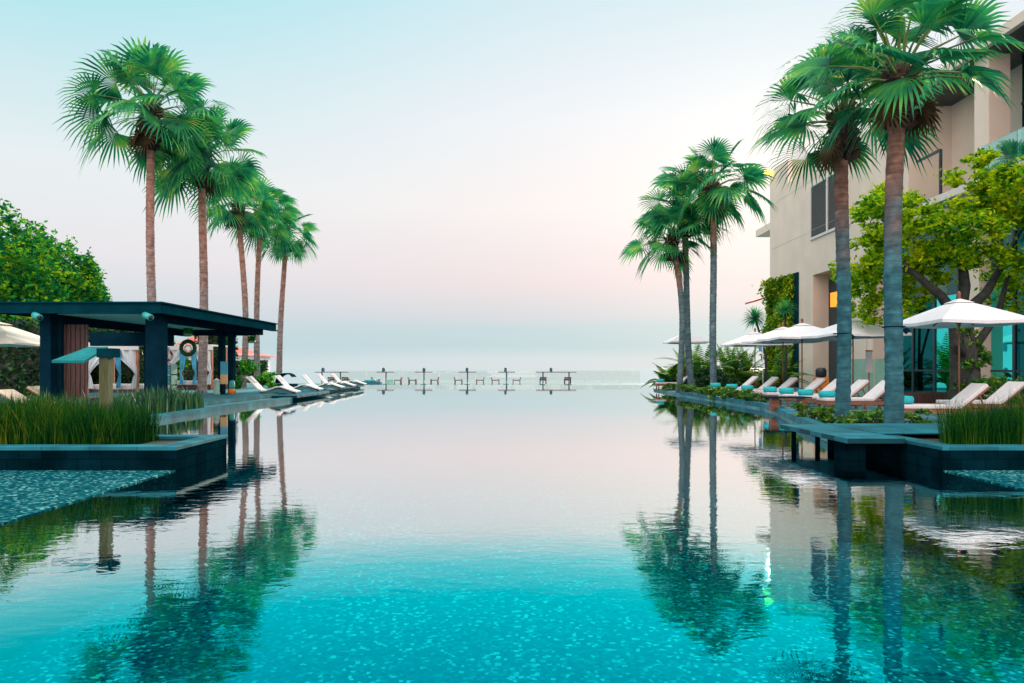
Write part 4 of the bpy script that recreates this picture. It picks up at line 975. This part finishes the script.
# ------------------------------------------------------------------ reeds and low planting
def blades(name, label, region, n, h0, h1, w, mt, seed, z, spread=.12, kind='stuff', segs=3, edge=None):
    rg = random.Random(seed); m = MB()
    for _ in range(n):
        x, y = region(rg); h = rg.uniform(h0, h1)*(1 if rg.random() < .93 else 1.18)*(.90+.10*math.sin(x*3.1+y)+.07*math.sin(x*7.7+1)); az = rg.uniform(0, 2*PI); l = abs(rg.gauss(0, spread))*h
        dx, dy = math.cos(az)*l, math.sin(az)*l; t = rg.uniform(0, PI); wx, wy = math.cos(t)*w/2, math.sin(t)*w/2
        vs = []
        for k in range(segs):
            q = k/segs; vs += [(x+dx*q*q-wx*(1-q*.6), y+dy*q*q-wy*(1-q*.6), z+h*q), (x+dx*q*q+wx*(1-q*.6), y+dy*q*q+wy*(1-q*.6), z+h*q)]
        vs.append((x+dx, y+dy, z+h)); fs = [(2*k, 2*k+1, 2*k+3, 2*k+2) for k in range(segs-1)]+[(2*segs-2, 2*segs-1, 2*segs)]
        m.add(vs, fs)
    o = m.build(name, M[mt]); return tag(o, label, 'reeds' if kind == 'stuff' else 'plant', kind=kind)
def regL(rg):
    y = 9.15+rg.random()*1.0; xe = -4.75-abs(rg.gauss(0,.12)); return (-5.1-rg.random()**1.0*9.5, y)
blades('reeds', 'dense tall green reeds filling the left stone planter', regL, 34000, .40, .74, .0085, 'reed', 21, .25, .27)
def regR(rg):
    y = 9.15+rg.random()*1.15; return (.612*y-.05+abs(rg.gauss(0,.25))+(rg.random()**.9)*6, y)
blades('reeds', 'dense tall green reeds filling the right stone planter', regR, 17000, .40, .72, .0085, 'reed', 22, .25, .28)
def regS(rg):
    y = 14+rg.random()*7.3; return (-9.3-rg.random()*1.1, y)
blades('sword_plants', 'strip of dark upright sword leaved plants along the left pool kerb', regS, 1900, .35, .72, .07, 'snake', 23, .1, .2)

def bush(x, y, z, w, h, label, seed, n=420, s=.10, mt='shrub', group='low shrubs along the right pool edge'):
    rg = random.Random(seed); r = empty('low_shrub', (x, y, z), label, 'shrub', group)
    m = MB(); leaves(m, (0,0,h*.5), w, w*.8, h*.55, n, s, rg, 9, .3); m.build('foliage', M[mt], r)
    m = MB()
    for k in range(5): a = k*1.3; m.tube([(0,0,0),(math.cos(a)*w*.5, math.sin(a)*w*.4, h*.7)], [.018,.006], 5)
    m.build('stem', M['bark'], r)
lbs = 'low leafy green shrub in the bed along the right pool edge'
rg = random.Random(77); k = 0
for (p, D) in ((700,31),(706,30),(712,29.2),(718,28.5),(724,27.9),(730,27.2),(737,26.6),(743,25.8),(750,25.0),(756,24.2),(690,32),(683,33.4),(763,23.4),(676,35.2),(670,37.0)):
    bush(8.12+rg.uniform(0,.12)+(.15 if D>34 else 0), D, .06, .48, .5, lbs, 200+k, 620, .11); k += 1
for (p, D) in ((803,16.4),(813,15.8),(823,15.3),(832,14.8),(858,14.3),(868,14.0),(880,13.6),(845,13.9),(905,13.3),(920,13.4)):
    bush(px(p,D), D, .1, .32, .38, 'small bright green shrub in the bed behind the floating stone slab', 240+k, 420, .085, group='small shrubs behind the floating slab'); k += 1
for (p, D, lb) in ((240,40,'bushy green shrub beneath the leaning left palm'),(262,42,'bushy green shrub right of the pavilion behind the white loungers')):
    bush(px(p,D), D, .1, 1.0, 2.0 if p < 250 else 1.0, lb, 270+p, 1500, .22, mt='tree', group=None)
bush(px(170,45), 45, .1, .9, 3.6, 'rounded green bush behind the lifebuoy stand', 301, 1800, .2, mt='tree', group=None)
for (p, D, w, h, lb) in ((1008,18.6,.9,1.1,'round green shrub at the right edge behind the reeds'),(985,20.0,.7,.9,'round green shrub between the forked trunk and the right edge')):
    bush(px(p,D), D, .1, w, h, lb, 310+p, 1300, .11, group=None)

# feather palms / areca clumps behind right bank
def frond(m, base, az, el, Lf, rg, wl=.35, n=22):
    d = Vector((math.cos(az)*math.cos(el), math.sin(az)*math.cos(el), math.sin(el))); p = Vector(base); pts = [p.copy()]
    for i in range(n): d = (d+Vector((0,0,-.075))).normalized(); p = p+d*Lf/n; pts.append(p.copy())
    m.tube(pts, [.018*(1-i/(n+1))+.004 for i in range(n+1)], 4, False)
    for i in range(2, n+1):
        dd = (pts[i]-pts[i-1]).normalized(); s = dd.cross(Vector((0,0,1))).normalized(); w = wl*math.sin(PI*min(1,(i/n)*.85+.12))
        for sg in (-1, 1):
            e = (s*sg+dd*.7-Vector((0,0,.35))).normalized(); m.add([pts[i]-dd*.03, pts[i]+e*w*.5+Vector((0,0,.02))-dd*.03, pts[i]+e*w, pts[i]+e*w*.45+dd*.07, pts[i]+dd*.05], [(0,1,2,3,4)])
def areca(p, D, Lf, nf, label, seed, z0=.1, wl=.35):
    rg = random.Random(seed); r = empty('feather_palm', (px(p,D), D, z0), label, 'palm shrub', 'feathery palm shrubs on the right bank')
    m = MB()
    for k in range(nf): frond(m, (rg.uniform(-.15,.15),rg.uniform(-.15,.15),.2), k*2.4+rg.uniform(-.3,.3), rad(rg.uniform(35,85)), Lf*rg.uniform(.7,1.1), rg, wl)
    m.build('fronds', M['shrub'], r)
    m = MB(); 
    for k in range(6): m.tube([(0,0,0),(math.cos(k)*.15,math.sin(k)*.15,.5)], [.03,.02], 5)
    m.build('stem', M['bark'], r)
areca(668,40,1.7,26,'feathery palm shrub leftmost on the tip of the right bank',1)
areca(688,41,2.4,28,'feathery palm shrub behind the left pair of the three palms',2)
areca(704,40,3.2,20,'tall feathery palm shrub between the three palm trunks',3, wl=.5)
areca(730,42,2.7,40,'wide feathery palm shrub right of the three palms',4)
areca(745,43,2.9,34,'feathery palm shrub under the spiky headed tree',5)
areca(780,40,2.6,28,'feathery palm shrub in front of the plant wall',6)
hedge(11.0, 16.6, 43.2, 44.2, 1.05, 3500, 'low dark hedge behind the right bank loungers, left of the plant wall', 9, s=.18)
bush(px(722,37), 37, .1, 1.0, 1.3, 'rounded green shrub just right of the three palm trunks', 401, 1700, .16, mt='hedge', group=None)
bush(px(703,37.5), 37.5, .1, .9, 1.1, 'rounded green shrub between the middle and right palm trunks', 402, 1500, .16, mt='hedge', group=None)
# spiky headed trees
def spiky(p, y, D, foot, R, n, label, seed):
    x, _, z = P(p, D, y); r = empty('spiky_tree', (px(foot,D), D, .1), label, 'tree', 'spiky headed trees beside the building'); rg = random.Random(seed)
    hx = x-px(foot,D); hz = z-.1
    m = MB(); m.tube([(0,0,0),(0,0,hz*.45),(hx*.5,0,hz*.75),(hx,0,hz)], [.09,.07,.06,.05], 8); m.build('trunk', M['bark'], r)
    m = MB()
    for k in range(n):
        a = k*2.39996; u = 1-1.75*(k+.5)/n; c = math.sqrt(max(0,1-u*u)); d = Vector((math.cos(a)*c, math.sin(a)*c, u)); s = d.cross(Vector((.1,.2,1))).normalized(); L_ = R*rg.uniform(.8,1.1); b0 = Vector((hx,0,hz))
        m.add([b0+s*.02, b0+d*L_*.55+s*.028+Vector((0,0,.0)), b0+d*L_-Vector((0,0,.15*L_)), b0+d*L_*.55-s*.028, b0-s*.02], [(0,1,2,3,4)])
    m.build('crown', M['palm'], r)
spiky(755,318,38,766,.85,150,'spiky headed slim tree standing left of the plant wall',1)
spiky(785,309,37,786,.75,110,'spiky headed slim tree in front of the plant wall',2)

# teal flag, signs, bins by the building
r = empty('flag_pole', (px(763,34), 34, .1), 'slim white pole with a small teal flag below the spiky headed tree', 'flag')
m = MB(); m.tube([(0,0,0),(-.02,0,2.4)], [.025,.018], 8); m.build('pole', M['white'], r)
m = MB(); m.sm = True; vs = [(-.22*t+.0, .04*math.sin(t*5), 2.0+.42*s_*(1-.15*t)) for t in (0,.25,.5,.75,1) for s_ in (0,1)]; m.add(vs, [(2*i,2*i+1,2*i+3,2*i+2) for i in range(4)]); m.build('flag', M['bluefab'], r)
r = empty('towel_bin', (px(821,33.5), 33.5, .1), 'orange towel bin with a black lid beside the building entrance', 'bin')
m = MB(); m.box(-.28,.28,-.25,.25,0,.75); m.build('body', M['orange'], r, bevel=.02)
m = MB(); m.lathe([(.1,.75),(.24,.78),(.25,1.1),(.18,1.2),(.02,1.22)], (0,0,0), 14); m.build('lid', M['black'], r)
r = empty('towel_bin', (px(854,30.5), 30.5, .1), 'orange towel bin just right of the left near palm trunk', 'bin')
m = MB(); m.box(-.22,.22,-.25,.25,0,.95); m.build('body', M['orange'], r, bevel=.02)
m = MB(); m.box(-.24,.24,-.27,.27,.952,1.0); m.build('lid', M['black'], r)
r = empty('notice_sign', (px(869,23.5), 23.5, .1), 'white notice board on a slim stand left of the thickest palm trunk', 'sign')
m = MB(); m.box(-.11,.11,-.015,.015,1.05,1.75); m.build('board', M['white'], r); m = MB(); m.box(-.02,.02,-.015,.015,0,1.048); m.box(-.15,.15,-.12,.12,0,.03); m.box(-.115,.115,-.02,.018,1.752,1.80); m.build('stand', M['orangewood'], r)
r = empty('glass_screen', (px(874,27), 27, .1), 'pale green glass wind screen behind the loungers left of the thickest palm trunk', 'screen')
for i in range(2):
    m = MB(); m.box(-.95+i*.97,-.02+i*.97,-.01,.01,.1,1.55); m.build('glass_panel', M['green_glass'], r)
m = MB(); m.box(-.98,.98,-.03,.03,0,.1); m.build('base_rail', M['steel'], r)
r = empty('low_brown_planter', (px(925,21.8), 21.8, .1), 'low reddish brown planter box behind the nearest lounger', 'planter')
m = MB(); m.box(-1.2,1.3,-.3,.3,0,.42); m.build('box', M['boards'], r, bevel=.01); m = MB(); m.box(-1.1,1.2,-.22,.22,.4,.45); m.build('soil', M['soil'], r)
# chain of uplights on the near palm trunks
for (p, D, z, lb, rr) in ((842,15.5,2.06,'thin dark cable band around the left near palm trunk',.175),(893.5,12.6,2.04,'thin dark cable band around the thickest palm trunk',.182)):
    m = MB(); m.torus((0,0,0), rr, .012, 24, 6, 'Z'); m.bar((rr,-.02,-.04),(rr+.06,-.04,-.1),.06,.09)
    tag(m.build('cable_band', M['steel2'], loc=(px(p,D), D, z)), lb, 'band')
